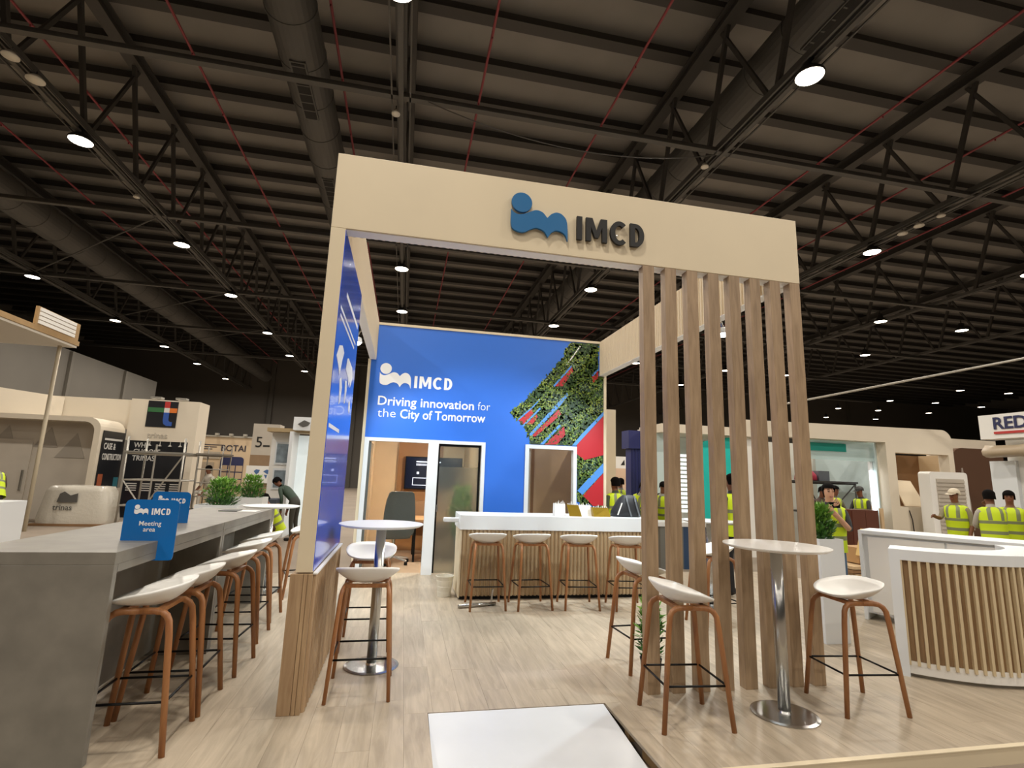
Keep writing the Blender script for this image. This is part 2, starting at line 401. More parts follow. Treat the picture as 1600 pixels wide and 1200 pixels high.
for i in range(nx):
    x0 = PX0 + i*PW; x1 = min(x0+PW, PX1)
    y = PY0 - random.uniform(0, 1.6)
    while y < PY1:
        ya = max(y, PY0); yb = min(y+1.9, PY1); y += 1.9
        segs = [(x0,x1)]
        if ya < RY < yb and x1 > RX0 and x0 < RX1:
            parts = [(ya,RY,True),(RY,yb,False)]
        else: parts = [(ya,yb, yb <= RY+1e-6 and x1 > RX0 and x0 < RX1)]
        for a, b, cut in parts:
            if b-a < .02: continue
            rng = [(x0,x1)]
            if cut:
                rng = []
                if x0 < RX0: rng.append((x0, RX0))
                if x1 > RX1: rng.append((RX1, x1))
            for p, q in rng:
                if q-p < .01: continue
                key = (round(q-p,3), round(b-a,3))
                g = .0005
                if key not in pl:
                    w2, l2 = key[0]/2-g, key[1]/2-g
                    o = MB().box(-w2,w2,-l2,l2,-.02,0).build('plank', OAKF, plat); pl[key] = o.data
                else:
                    o = bpy.data.objects.new('plank', pl[key]); COL.objects.link(o); o.parent = plat
                o.location = ((p+q)/2, (a+b)/2, random.uniform(-.0006,.0))
# ramp
MARB = mat('white_marble_laminate', '#d2d5d8', .3, var=.05, vscale=2)
rp = MB().add([(RX0+.004,RY-.004,-.004),(.955,RY-.004,-.004),(.915,-1.5,-.092),(RX0+.004,-1.5,-.092),
               (RX0+.004,RY-.004,-.03),(.955,RY-.004,-.03),(.915,-1.5,-.1),(RX0+.004,-1.5,-.1)],
              [(0,1,2,3),(7,6,5,4),(0,4,5,1),(1,5,6,2),(2,6,7,3),(3,7,4,0)]).build('entrance_ramp', MARB)
tag(rp, 'white marbled ramp panel set into the edge of the plank floor', 'ramp')

# portal: fascia, left wall panel, side beams
XL, XI, XR, XRI, ZB, ZT, YB = -1.264, -1.152, 2.931, 2.80, 3.465, 4.10, 4.82
pf = thing('stand_portal', 'tall cream portal frame with a deep fascia and fluted inner faces', 'portal', (XL,0,0))
O = (XL,0,0)
MB().box(XL,XR,0,.10,ZB,ZT).build('fascia', CREAM, pf, origin=O, bevel=.004)
MB().box(XL+.02,XR-.02,.012,.125,ZB-.006,ZB).build('soffit', WHITEP, pf, origin=O)
f = MB(); flutes(f, (XI+.02,.12),(XRI,.12), ZB-.003, ZT-.01, .058, .022, (0,1)); f.build('fluted_cladding', FLUTE, pf, origin=O, kind='stuff')
MB().box(XL,XI-.02,.10,YB,ZB,ZT).build('side_beam', CREAM, pf, origin=O)
MB().box(XL+.004,XI-.005,.13,YB-.01,ZB-.008,ZB).build('side_soffit', WHITEP, pf, origin=O)
f = MB(); flutes(f, (XI-.02,.14),(XI-.02,YB), ZB-.002, ZT-.01, .058, .022, (1,0)); f.build('fluted_cladding', FLUTE, pf, origin=O, kind='stuff')
MB().box(XRI+.02,XR,.10,YB,ZB,ZT).build('side_beam', CREAM, pf, origin=O)
MB().box(XRI+.005,XR-.004,.13,YB-.01,ZB-.008,ZB).build('side_soffit', WHITEP, pf, origin=O)
f = MB(); flutes(f, (XRI+.02,.14),(XRI+.02,YB), ZB-.002, ZT-.01, .058, .022, (-1,0)); f.build('fluted_cladding', FLUTE, pf, origin=O, kind='stuff')
# left upright: cream wall end, printed inner face, oak foot
YP = 1.55
MB().box(XL,XI,0,YP,.895,ZB).build('upright', CREAM, pf, origin=O, bevel=.004)
bp_ = MB().box(XI,XI+.004,.004,YP,.905,ZB-.01).build('printed_panel', BLUED, pf, origin=O, label='glossy blue printed panel with white world map')
mapm = MB()
def blob(cy, cz, pts): mapm.prism([(cy+a, cz+b) for a, b in pts], XI+.0045, XI+.006, 'x')
blob(.45,2.45,[(-.33,.02),(-.22,.13),(-.05,.17),(.02,.16),(.1,.14),(.02,.06),(-.03,-.02),(-.08,-.09),(-.14,-.05),(-.2,-.02)])
blob(.55,2.28,[(-.14,.06),(-.04,.09),(.06,.02),(.02,-.1),(-.05,-.14),(-.09,-.02)])
blob(.85,2.47,[(-.09,.02),(-.03,.13),(.05,.15),(.2,.14),(.4,.13),(.5,.05),(.42,-.03),(.34,-.08),(.28,-.02),(.2,-.1),(.14,-.02),(.02,.0)])
blob(.86,2.33,[(-.08,.06),(.04,.08),(.1,.0),(.05,-.12),(-.01,-.14),(-.03,-.02)])
blob(1.28,2.22,[(-.07,.03),(.03,.06),(.09,-.01),(.02,-.07),(-.05,-.04)])
mapm.build('world_map', PRINTW, bp_, origin=O)
bars = MB()
bars.box(XI+.0045,XI+.006,.38,1.4,3.035,3.075)
for z, a, b in ((2.86,.1,1.34),(2.80,.12,1.25)): bars.box(XI+.0045,XI+.006,a,b,z-.012,z+.012)
bars.box(XI+.0045,XI+.006,.06,.68,1.915,1.945)
bars.build('printed_lines', PRINTW, bp_, origin=O)
MB().box(XL-.025,XI+.005,-.012,YP,0,.888).build('oak_foot', OAKP, pf, origin=O)
for a, b in ((XL-.028,XL+.058),(XL+.061,XL+.086),(XL+.089,XI+.006)): MB().box(a,b,-.024,-.01,0,.89).build('foot_board', OAKP, pf, origin=O, bevel=.002)
f2 = MB(); flutes(f2, (XI+.006,.0),(XI+.006,YP), 0, .885, .075, .024, (1,0)); f2.build('fluted_oak', OAKP, pf, origin=O, kind='stuff')
MB().box(XI+.006,XI+.034,-.005,YP,.885,.897).build('foot_cap', WHITEP, pf, origin=O)
# emblem and letters on the fascia
MBL = logo(MB(), .15, 3.573, .5, -.035, -.012); MBL.build('emblem', LOGOB, pf, origin=O, bevel=.002, label='blue dot-and-wave emblem standing off the fascia')
for q in letters(.728, 3.607, .618, .213, -.036, -.012): q.build('letter', INK, pf, origin=O)
st = MB()
for x, z in ((.25,3.7),(.55,3.7),(.75,3.7),(.9,3.7),(1.1,3.7),(1.25,3.7)): st.tube([(x,-.012,z),(x,0,z)], .008, 6)
st.build('standoff_pins', CHROME, pf, origin=O)
# slat screen
sc_ = thing('slat_screen', 'row of eight tall square oak posts from floor to fascia', 'screen', (XRI,0,0))
sm = None
for i in range(8):
    if sm is None:
        o = MB().box(-.0525,.0525,0,.088,0,ZB).build('post', OAKS, sc_, bevel=.002); sm = o.data
    else:
        o = bpy.data.objects.new('post', sm); COL.objects.link(o); o.parent = sc_
        b = o.modifiers.new('bevel','BEVEL'); b.width = .002; b.segments = 2; b.limit_method = 'ANGLE'
    o.location = (1.403 + i*.2105 - XRI, .003, 0)

# back wall (printed), openings
wb = bpy.data.objects.new('wall_back', None); COL.objects.link(wb); wb['kind'] = 'structure'; wb.location = (XL,YB,0); O = (XL,YB,0)
MB().box(XL,XR,YB,YB+.1,2.155,ZT).box(.76,1.462,YB,YB+.1,0,2.155).box(2.397,XR,YB,YB+.1,0,2.155).build('blue_print', BLUE, wb, origin=O)
MB().box(XI-.03,XRI+.03,YB-.012,YB+.1,ZT-.03,ZT+.012).box(XL-.02,XL+.025,YB-.012,YB,0,ZB).box(XR-.03,XR+.02,YB-.012,YB+.1,0,ZB).build('edge_trim', CREAM, wb, origin=O)
logo(MB(), -1.08, 3.0, .525, YB-.004, YB-.001).build('printed_emblem', PRINTW, wb, origin=O)
for q in letters(-.503, 3.018, .64, .205, YB-.004, YB-.001): q.build('printed_letter', PRINTW, wb, origin=O)
text('Driving innovation', .215, (-1.076,YB-.003,2.70), PRINTW, wb, .002, '-y', .0028, 'printed_line', origin=O, fit=1.61)
text('for', .205, (.60,YB-.003,2.705), PRINTW, wb, .002, '-y', -.002, 'printed_line', origin=O, fit=.215)
text('the', .205, (-1.068,YB-.003,2.50), PRINTW, wb, .002, '-y', -.002, 'printed_line', origin=O, fit=.295)
text('City of Tomorrow', .215, (-.70,YB-.003,2.495), PRINTW, wb, .002, '-y', .0028, 'printed_line', origin=O, fit=1.44)
# mural: planted red balconies
FOL = [(2.793,4.07),(2.466,4.06),(2.27,4.055),(2.146,3.886),(2.137,3.773),(1.894,3.465),(1.699,3.232),(1.528,3.025),(1.38,2.866),(1.16,2.694),(1.347,2.546),(1.504,2.344),(1.552,2.159),(2.40,2.165),(2.41,1.631),(2.41,1.2),(2.9,1.1),(2.9,1.943),(2.9,3.474),(2.796,3.464)]
REDP = [[(1.955,3.217),(2.287,3.605),(2.311,3.518),(2.123,3.228)],[(1.325,2.566),(1.556,2.791),(1.591,2.708),(1.424,2.498)],[(1.446,2.488),(1.646,2.69),(1.669,2.649),(1.586,2.517)],
        [(1.57,2.306),(2.052,2.799),(2.098,2.716),(1.806,2.444),(1.635,2.298)],[(1.812,2.17),(2.158,2.505),(2.182,2.357),(2.031,2.18)],[(2.669,3.433),(2.796,3.577),(2.796,3.442),(2.704,3.324)],
        [(2.40,2.19),(2.9,2.73),(2.9,2.029),(2.544,1.928),(2.405,2.028)],[(2.523,1.313),(2.9,1.71),(2.9,1.149),(2.711,1.135)]]
BLUP = [[(1.943,3.227),(2.276,3.627),(2.288,3.594),(1.966,3.206)],[(1.314,2.587),(1.556,2.813),(1.705,2.972),(1.706,2.951),(1.557,2.781),(1.325,2.566)],[(1.392,2.475),(1.709,2.822),(1.721,2.79),(1.415,2.455)],
        [(1.526,2.335),(2.204,3.113),(2.227,3.06),(2.019,2.797),(1.559,2.305)],[(1.725,2.167),(2.068,2.532),(2.102,2.512),(1.79,2.17)],[(2.307,2.172),(2.517,2.416),(2.9,2.81),(2.9,2.74),(2.385,2.175)],
        [(2.418,1.392),(2.629,1.619),(2.827,1.813),(2.9,1.89),(2.9,1.72),(2.513,1.322)],[(2.668,3.478),(2.795,3.599),(2.796,3.566),(2.692,3.446)]]
def inside(p, poly):
    x, y = p; r = False; j = len(poly)-1
    for i in range(len(poly)):
        if (poly[i][1] > y) != (poly[j][1] > y) and x < (poly[j][0]-poly[i][0])*(y-poly[i][1])/(poly[j][1]-poly[i][1])+poly[i][0]: r = not r
        j = i
    return r
G = [mat('leaf_%d' % i, h, .5) for i, h in enumerate(('#1f3320','#33502a','#4c6c2c','#6d8c34','#93a545','#2c4a3c','#7f9a6a'))]
mu = MB(); mu.prism(FOL, YB-.0015, YB-.0005, 'y', 0)
rnd = random.Random(3)
def leafy(mu, n, zone, y, skip, size):
    k = 0
    while k < n:
        x = rnd.uniform(1.1,2.9); z = rnd.uniform(1.1,4.07)
        if not inside((x,z), zone) or (not(2.38 < x) and z < 2.16) or (x < 2.43 and z < 2.2): continue
        k += 1
        if skip and any(inside((x,z), q) for q in skip): continue
        a = rnd.uniform(0, 6.28); l = size*rnd.uniform(.5,1.4); ww = l*.3
        tone = (math.sin(x*9+z*5)+math.sin(z*13-x*6)+rnd.gauss(0,.8)); m = 1 + max(0, min(5, int(2.4+tone*1.3)))
        dx, dz = math.cos(a)*l, math.sin(a)*l; px, pz = -math.sin(a)*ww, math.cos(a)*ww
        if x+dx > 2.905 or x+dx < 1.1 or z+dz > 4.07: continue
        mu.add([(x,y,z),(x+dx*.5+px,y,z+dz*.5+pz),(x+dx,y,z+dz),(x+dx*.5-px,y,z+dz*.5-pz)], [(0,1,2,3)], m)
leafy(mu, 5200, FOL, YB-.0022, None, .05)
mu.build('printed_foliage', [G[0]]+G[1:], wb, origin=O, kind='stuff')
m2 = MB()
for q in REDP: m2.prism(q, YB-.0034, YB-.003, 'y', 0)
for q in BLUP: m2.prism(q, YB-.0042, YB-.0038, 'y', 1)
m2.add([(2.184,YB-.004,3.631),(2.432,YB-.004,4.0),(2.455,YB-.004,3.991),(2.196,YB-.004,3.621)], [(0,1,2,3)], 2)
m2.build('printed_balconies', [mat('mural_red','#b5222c',.45), mat('mural_ledge','#4f8fdc',.45), PRINTW], wb, origin=O)
m3 = MB(); leafy(m3, 1500, FOL, YB-.0048, [[(a*1.0,b) for a,b in REDP[6]], REDP[7], BLUP[5], BLUP[6]], .035)
m3.build('printed_sprigs', [G[0]]+G[1:], wb, origin=O, kind='stuff')
# frames and doors
WF = WHITE
d1 = bpy.data.objects.new('door_1', None); COL.objects.link(d1); d1['kind'] = 'structure'; d1.location = (-.2,YB,0); OD = (-.2,YB,0)
MB().box(-1.236,.762,YB-.02,YB+.1,2.10,2.155).build('frame_head', WF, d1, origin=OD)
MB().box(-1.236,-1.165,YB-.02,YB+.1,0,2.10).build('frame_post', WF, d1, origin=OD)
MB().box(-.20,-.03,YB-.02,YB+.1,0,2.10).build('frame_post', WF, d1, origin=OD)
MB().box(.70,.762,YB-.02,YB+.1,0,2.10).build('frame_post', WF, d1, origin=OD)
GL = mat('clear_glass', '#dfe8ea', .02, trans=1.0); FR = mat('frosted_film', '#b4bcb6', .5, trans=.92); FR.node_tree.nodes['Principled BSDF'].inputs['IOR'].default_value = 1.15
g1 = MB().box(-.02,.69,YB+.03,YB+.038,1.72,2.09).build('glass_leaf', mat('leaf_glass','#c9d2d0',.03,trans=.95), d1, origin=OD)
MB().box(.0,.655,YB+.03,YB+.036,.02,1.72).build('frosted_film', FR, g1, origin=OD)
MB().box(-.02,.69,YB+.02,YB+.05,2.06,2.10).box(.655,.69,YB+.018,YB+.05,.02,2.06).box(-.025,0,YB+.018,YB+.05,.02,2.06).build('door_rail', BLACK, g1, origin=OD)
MB().box(-.012,.012,YB-.0,YB+.03,.98,1.10).build('lock', CHROME, g1, origin=OD)
MB().box(-1.16,-1.13,YB+.05,YB+.75,.02,2.08).build('open_leaf', mat('leaf_glass',''), d1, origin=OD)
MB().box(-1.165,-1.125,YB+.03,YB+.07,.02,2.09).build('leaf_rail', mat('alu_grey','#6f7370',.4,.7), d1, origin=OD)
d2 = bpy.data.objects.new('door_2', None); COL.objects.link(d2); d2['kind'] = 'structure'; d2.location = (1.93,YB,0); OD = (1.93,YB,0)
MB().box(1.462,2.397,YB-.02,YB+.1,2.09,2.155).build('frame_head', WF, d2, origin=OD)
MB().box(1.462,1.53,YB-.02,YB+.1,0,2.09).build('frame_post', WF, d2, origin=OD)
MB().box(2.335,2.397,YB-.02,YB+.1,0,2.09).build('frame_post', WF, d2, origin=OD)
q = MB().box(1.535,1.575,YB+.06,YB+.86,.01,2.08).build('door_leaf', mat('door_grey','#8d8578',.5), d2, origin=OD)
for z in (.3, 1.1, 1.85): MB().tube([(1.532,YB+.05,z),(1.532,YB+.05,z+.1)], .012, 8).build('hinge', CHROME, q, origin=OD)
# rooms behind the wall
rm = MB().box(-1.264,-1.2,YB+.1,7.6,0,2.5).box(.72,.78,YB+.1,7.6,0,2.5).box(-1.264,.78,7.55,7.65,0,2.5)
rmo = rm.build('wall_meeting', KRAFT); struct(rmo)
MB().box(-.7,.25,7.5,7.55,0,2.5).build('wood_panel', mat('walnut_panel','#8a6036',.5,var=.08,vscale=3), rmo)
MB().box(-.5,.55,7.3,7.5,.55,1.02).build('wood_plinth', KRAFTD, rmo)
rs = MB().box(1.2,1.25,YB+.1,6.3,0,2.5).box(2.9,2.96,YB+.1,6.3,0,2.5).box(1.2,2.96,6.3,6.36,0,2.5).build('wall_store', KRAFT); struct(rs)
MB().box(1.95,2.0,6.285,6.3,0,2.5).build('board_joint', KRAFTD, rs)
struct(MB().box(-1.26,2.96,5.0,7.6,-.1,-.004).build('floor_room', mat('room_floor','#a88e72',.5,var=.06,vscale=3)))
# screen in the meeting room
tv = thing('wall_screen', 'black wall-mounted screen showing a dark page in the meeting room', 'screen', (.06,7.46,1.6)); OT = (.06,7.46,1.6)
MB().box(-.55,.67,7.42,7.48,1.26,1.95).build('bezel', BLACK, tv, origin=OT, bevel=.006)
MB().box(-.53,.65,7.416,7.42,1.28,1.93).build('display', mat('display_dark','#0a1022',.2,emit=.35), tv, origin=OT)
s = MB().box(-.32,.2,7.412,7.416,1.83,1.855).box(-.32,.1,7.412,7.416,1.79,1.80).box(-.32,.08,7.412,7.416,1.765,1.775).box(-.30,-.25,7.412,7.416,1.58,1.63)
s.box(-.38,.08,7.412,7.416,1.345,1.355).box(-.38,.08,7.412,7.416,1.495,1.505).box(-.38,-.37,7.412,7.416,1.345,1.505).box(.07,.08,7.412,7.416,1.345,1.505)
s.build('page_marks', mat('screen_white','#cfd6e6',.4,emit=1.2), tv, origin=OT)

# ================================================================ FURNITURE
# stool: moulded shell on bent oak legs
def make_stool():
    t = thing('bar_stool', 'white shell bar stool with oak legs', 'stool', group='white shell bar stools')
    m = MB(); nt_, nr = 40, 9; V = []; F = []
    def rim(a):                      # a measured from the front (+y)
        bk = (1-math.cos(a))/2; return .80 + .105*bk**1.5 + .028*math.sin(a)**2
    def pt(t, a, off):
        ca, sa = math.cos(a), math.sin(a); e = .78
        x = .238*math.copysign(abs(sa)**e, sa)*t; y = .205*math.copysign(abs(ca)**e, ca)*t
        z = .775 + (rim(a)-.775)*t**2.5
        return (x, y - .01, z + off)
    for lay, off in ((0,0),(1,-.013)):
        base = len(V); V.append(pt(0,0,off))
        for i in range(1, nr+1):
            t_ = i/nr
            if lay and i == nr: t_ = .985
            for j in range(nt_): V.append(pt(t_, 2*math.pi*j/nt_, off))
        for j in range(nt_): F.append((base, base+1+j, base+1+(j+1)%nt_))
        for i in range(nr-1):
            for j in range(nt_):
                F.append((base+1+i*nt_+j, base+1+(i+1)*nt_+j, base+1+(i+1)*nt_+(j+1)%nt_, base+1+i*nt_+(j+1)%nt_))
    b0 = 1+(nr-1)*nt_; b1 = len(V)//2+1+(nr-1)*nt_
    for j in range(nt_): F.append((b0+j, b0+(j+1)%nt_, b1+(j+1)%nt_, b1+j))
    m.add(V, F); m.build('seat', SEATW, t, smooth=True)
    for sx in (-1, 1):
        for sy in (-1, 1):
            P = [(sx*.218,sy*.24,0),(sx*.178,sy*.178,.62),(sx*.172,sy*.166,.70),(sx*.166,sy*.15,.728),(sx*.16,sy*.12,.748),(sx*.155,sy*.08,.753),(sx*.15,0,.753)]
            MB().tube(P, [.0175,.02,.02,.02,.0195,.019,.019], 10, flat=.8).build('leg', OAKL, t, smooth=True)
    MB().bar((-.16,.10,.755),(.16,.10,.755),.04,.024).bar((-.16,-.10,.755),(.16,-.10,.755),.04,.024).build('seat_rail', OAKL, t)
    q = MB(); z = .275; fx, fy = .199, .212
    for a, b in (((-fx,fy),(fx,fy)),((fx,fy),(fx,-fy)),((fx,-fy),(-fx,-fy)),((-fx,-fy),(-fx,fy))):
        q.tube([(a[0],a[1],z),(b[0],b[1],z)], .0075, 8)
    q.build('footrest', BLACK, t, smooth=True)
    return t
proto = None
def stool(x, y, rz, label, group, z=0):
    global proto
    if proto is None: proto = make_stool(); o = proto
    else: o = copy_tree(proto)
    o.location = (x,y,z); o.rotation_euler = (0,0,rz); o['label'] = label; o['group'] = group
    return o
PI = math.pi
for (x, y, a), lab in zip(((.52,2.74,0),(1.09,2.72,.05),(1.71,2.68,-.08),(2.35,2.60,-.1)),
        ('white stool at the ribbed bar, over the loose chrome foot rail', 'second white stool along the ribbed bar from the waste bin',
         'third white stool along the ribbed bar from the waste bin', 'fourth white stool along the ribbed bar, below the black backpack')):
    stool(x, y, a, lab, 'stools along the ribbed bar')
for y, x in ((-.235,-2.03),(.255,-2.02),(.93,-1.98),(1.73,-2.04),(2.42,-2.08)):
    stool(x, y, PI/2+random.uniform(-.06,.06), ('first','second','third','fourth','fifth')[[-.235,.255,.93,1.73,2.42].index(y)] + ' aisle-side white stool from the solid end panel of the grey table', 'stools along the grey high table')
for y in (.3, .93, 2.2):
    stool(-3.0, y, -PI/2, ('first','second','third')[[.3,.93,2.2].index(y)] + ' planter-side white stool from the solid end panel of the grey table', 'stools behind the grey high table')
stool(-.795, .365, .0, 'white shell stool with its back turned, beside the oak foot of the portal', 'stools at the round table by the printed panel')
stool(-.83, 1.42, PI, 'white shell stool facing out from behind the round table by the oak foot', 'stools at the round table by the printed panel')
stool(1.61, .62, -PI/2+.06, 'white shell stool standing behind the first oak post of the screen', 'loose stools')
stool(1.43, -.385, -PI/2-.08, 'white shell stool in front of the oak posts, its back to the ramp', 'stools at the round table by the oak posts')
stool(2.86, -.345, PI/2-.1, 'white shell stool between the round table and the curved reception desk', 'stools at the round table by the oak posts')
stool(3.05, 1.75, PI/2, 'white shell stool standing behind the oak posts beside the potted plant', 'loose stools')
stool(-1.78, 3.5, PI/2+.3, 'white shell stool beside the far white round table', 'stools at the far white table')
stool(-2.85, 4.0, -PI/2, 'white shell stool behind the far white round table', 'stools at the far white table')
# round high tables
def round_table(x, y, z, r, label, top):
    t = thing('round_table', label, 'table', (x,y,0), group='round high tables')
    MB().lathe([(0,z-.022),(r-.03,z-.022),(r,z-.006),(r,z),(0,z)], 48).build('table_top', top, t)
    MB().lathe([(.042,.02),(.042,z-.022)], 24).build('pole', CHROME, t, smooth=True)
    MB().lathe([(.0,0),(.222,0),(.225,.006),(.2,.011),(.05,.016),(.042,.03)], 40).build('base', CHROME, t, smooth=False)
    return t
MARBT = mat('table_white', '#e6e4df', .3, var=.04, vscale=3)
round_table(-.735, .845, 1.155, .36, 'white round high table on a steel pole beside the blue printed panel', WHITE)
round_table(2.19, -.42, 1.16, .37, 'pale round high table on a steel pole in front of the oak posts', MARBT)
round_table(-2.3, 3.75, 1.1, .36, 'white round high table past the end of the grey high table', WHITE)
round_table(3.55, 2.6, 1.1, .36, 'white round high table standing behind the oak posts', WHITE)

# long grey table of two units
def grey_unit(y0, y1, label):
    t = thing('high_table', label, 'table', (-2.55,(y0+y1)/2,0), group='grey high tables'); o = (-2.55,(y0+y1)/2,0)
    MB().box(-2.95,-2.145,y0,y1,1.03,1.1).build('table_top', CONC, t, origin=o, bevel=.003)
    MB().box(-2.95,-2.145,y0,y0+.045,0,1.03).build('end_panel', CONC, t, origin=o, bevel=.003)
    MB().box(-2.95,-2.145,y1-.045,y1,0,1.03).build('end_panel', CONC, t, origin=o, bevel=.003)
    MB().box(-2.57,-2.53,y0+.7,y1-.045,.08,1.03).build('spine_panel', CONC, t, origin=o)
    MB().box(-2.165,-2.145,y0+.045,y1-.045,.985,1.03).build('top_apron', CONC, t, origin=o)
    return t
grey_unit(-.515, 1.318, 'grey concrete-look high table carrying the blue clip signs')
grey_unit(1.322, 3.1, 'grey concrete-look high table carrying the dark tablet')
def clip_sign(y, x0, x1, z1, label, area):
    t = thing('clip_sign', label, 'sign', ((x0+x1)/2,y,1.1), group='blue clip signs on the grey table'); o = ((x0+x1)/2,y,1.1)
    P = [(x0,1.1),(x0+.172,1.1),(x0+.172,1.02),(x0+.16,1.02),(x0+.16,.975)]
    P += [(x1-.02,.975),(x1-.005,.98),(x1,1.0)]
    P += [(x1,z1-.03),(x1-.01,z1-.01),(x1-.03,z1),(x0+.03,z1),(x0+.01,z1-.01),(x0,z1-.03)]
    MB().prism(P, y, y+.006, 'y').build('plate', BLUESIGN, t, origin=o)
    cx = (x0+x1)/2
    logo(MB(), cx-.105, z1-.10, .085, y-.002, y-.0005).build('printed_emblem', PRINTW, t, origin=o)
    for q in letters(cx, z1-.098, .112, .042, y-.002, y-.0005): q.build('printed_letter', PRINTW, t, origin=o)
    if area:
        text('Meeting', .042, (cx,y-.0012,z1-.168), PRINTW, t, .001, '-y', .0002, 'printed_line', 'CENTER', origin=o)
        text('area', .042, (cx,y-.0012,z1-.206), PRINTW, t, .001, '-y', .0002, 'printed_line', 'CENTER', origin=o)
clip_sign(0.0, -2.37, -2.045, 1.365, 'blue clip sign reading Meeting area, hooked over the table edge', True)
clip_sign(1.2, -2.71, -2.41, 1.365, 'plain blue emblem sign standing behind the Meeting area sign', False)
tb = thing('tablet', 'dark tablet with a white sheet lying on the grey table', 'tablet', (-2.45,2.68,1.1))
MB().prism(rrect(-.15,.05,-.11,.11,.015), 0, .009, 'z').build('body', BLACK, tb)
MB().box(.03,.24,-.1,.12,.0,.003).build('paper_sheet', WHITEP, tb)

# bar counter
BX0, BX1, BY = .215, 2.9, 3.08
bc = thing('bar_counter', 'bar counter with a thick white top and ribbed beige front', 'bar', (1.55,BY+.3,0)); O = (1.55,BY+.3,0)
MB().box(BX0+.021,BX1,BY+.03,BY+.62,.05,.884).build('body', KRAFT, bc, origin=O)
MB().box(BX0,BX0+.02,BY+.01,BY+.63,.03,.89).build('end_panel', CREAM, bc, origin=O)
f = MB(); flutes(f, (BX0+.02,BY+.03),(BX1,BY+.03), .045, .888, .055, .022, (0,-1)); f.build('ribbed_front', mat('rib_beige','#a8916f',.5), bc, origin=O, kind='stuff')
MB().box(BX0+.03,BX1,BY+.06,BY+.6,0,.05).build('plinth', BLACK, bc, origin=O)
MB().box(BX0-.015,BX1+.02,BY-.01,BY+.66,.885,1.072).build('counter_top', WHITE, bc, origin=O, bevel=.004)
MB().box(BX0-.22,BX0-.005,BY+.16,BY+.26,.965,1.02).build('flap', WHITE, bc, origin=O, bevel=.01)
# things on the bar
def gift_bag(x, y, w_, h, d, rz, m, lean, label):
    t = thing('paper_bag', label, 'bag', (x,y,1.073), rz)
    q = MB(); top = [(-w_*.5,-d*.3,h),(w_*.5,-d*.25,h*.96),(w_*.48,d*.3,h*.98),(-w_*.5,d*.3,h*1.02)]
    top = [(a+lean,b,c_) for a,b,c_ in top]
    q.add([(-w_/2,-d/2,0),(w_/2,-d/2,0),(w_/2,d/2,0),(-w_/2,d/2,0)]+top, [(3,2,1,0),(0,1,5,4),(1,2,6,5),(2,3,7,6),(3,0,4,7)])
    q.build('bag_body', m, t)
    r = MB()
    for k in range(7):
        a = -w_*.4 + k*w_*.13; r.add([(a+lean,-d*.1,h*.85),(a+w_*.12+lean,0,h*.85),(a+w_*.09+lean,.0,h*(1.08+.1*(k%3))),(a+.0+lean,-.02,h*(1.02+.1*((k+1)%2)))], [(0,1,2,3)])
    r.build('tissue', WHITEP, t)
GOLD = mat('gold_foil_paper', '#a88a2c', .3, .6)
gift_bag(1.63, 3.3, .16, .17, .1, .05, WHITEP, .0, 'white paper bag with tissue standing beside the slanted gold bag')
gift_bag(1.86, 3.25, .17, .16, .08, -.2, GOLD, -.05, 'slanted gold paper bag between two white bags')
gift_bag(2.02, 3.35, .2, .15, .1, .1, WHITEP, .0, 'low white paper bag between the two gold bags')
gift_bag(2.25, 3.26, .25, .13, .1, .0, GOLD, -.03, 'wide gold paper bag next to the black backpack')
bk = thing('backpack', 'black backpack with grey straps slumped on the bar top', 'backpack', (2.66,3.36,1.073))
q = MB(); rings = [(0,.22,.13),(.08,.22,.13),(.18,.17,.12),(.26,.13,.1),(.31,.08,.05)]; V = []; F = []; n = 16
for z, a, b in rings:
    for j in range(n):
        t_ = 2*PI*j/n; V.append((math.copysign(abs(math.cos(t_))**.7, math.cos(t_))*a + z*.15, math.copysign(abs(math.sin(t_))**.7, math.sin(t_))*b, z))
for i in range(len(rings)-1):
    for j in range(n): F.append((i*n+j, i*n+(j+1)%n, (i+1)*n+(j+1)%n, (i+1)*n+j))
F += [tuple(range(n-1,-1,-1)), tuple((len(rings)-1)*n+j for j in range(n))]
q.add(V, F).build('body', mat('bag_black','#15161a',.6), bk, smooth=True)
for dx in (-.05, .08): MB().tube([(dx+.03,-.09,.30),(dx+.03,-.125,.22),(dx+.06,-.14,.1),(dx+.09,-.14,.01)], .012, 6, flat=.4).build('strap', mat('strap_grey','#5c6064',.5), bk)
MB().bar((-.17,-.135,.03),(-.1,-.125,.2),.02,.01).build('piping', WHITEP, bk)
# bin and foot rail
bn = thing('waste_bin', 'small white ribbed waste bin beside the bar end', 'bin', (.06,3.33,0))
MB().lathe([(0,.004),(.085,0),(.092,.06),(.09,.063),(.1,.13),(.098,.133),(.108,.2),(.106,.203),(.117,.25),(.122,.252),(.122,.262),(.113,.262),(.083,.012),(0,.012)], 28).build('bin_body', mat('bin_white','#dedacb',.5), bn)
fr = thing('foot_rail', 'loose chrome foot rail lying on the floor under the first bar stool', 'rail', (.4,2.72,0))
MB().tube([(-.22,-.05,.025),(.26,.06,.025)], .022, 12).build('rail_tube', CHROME, fr, smooth=True)
MB().tube([(.2,.05,.02),(.22,.05,.2)], .012, 8).tube([(.2,.05,.008),(.2,.05,.0)], .04, 12).build('rail_bracket', CHROME, fr)

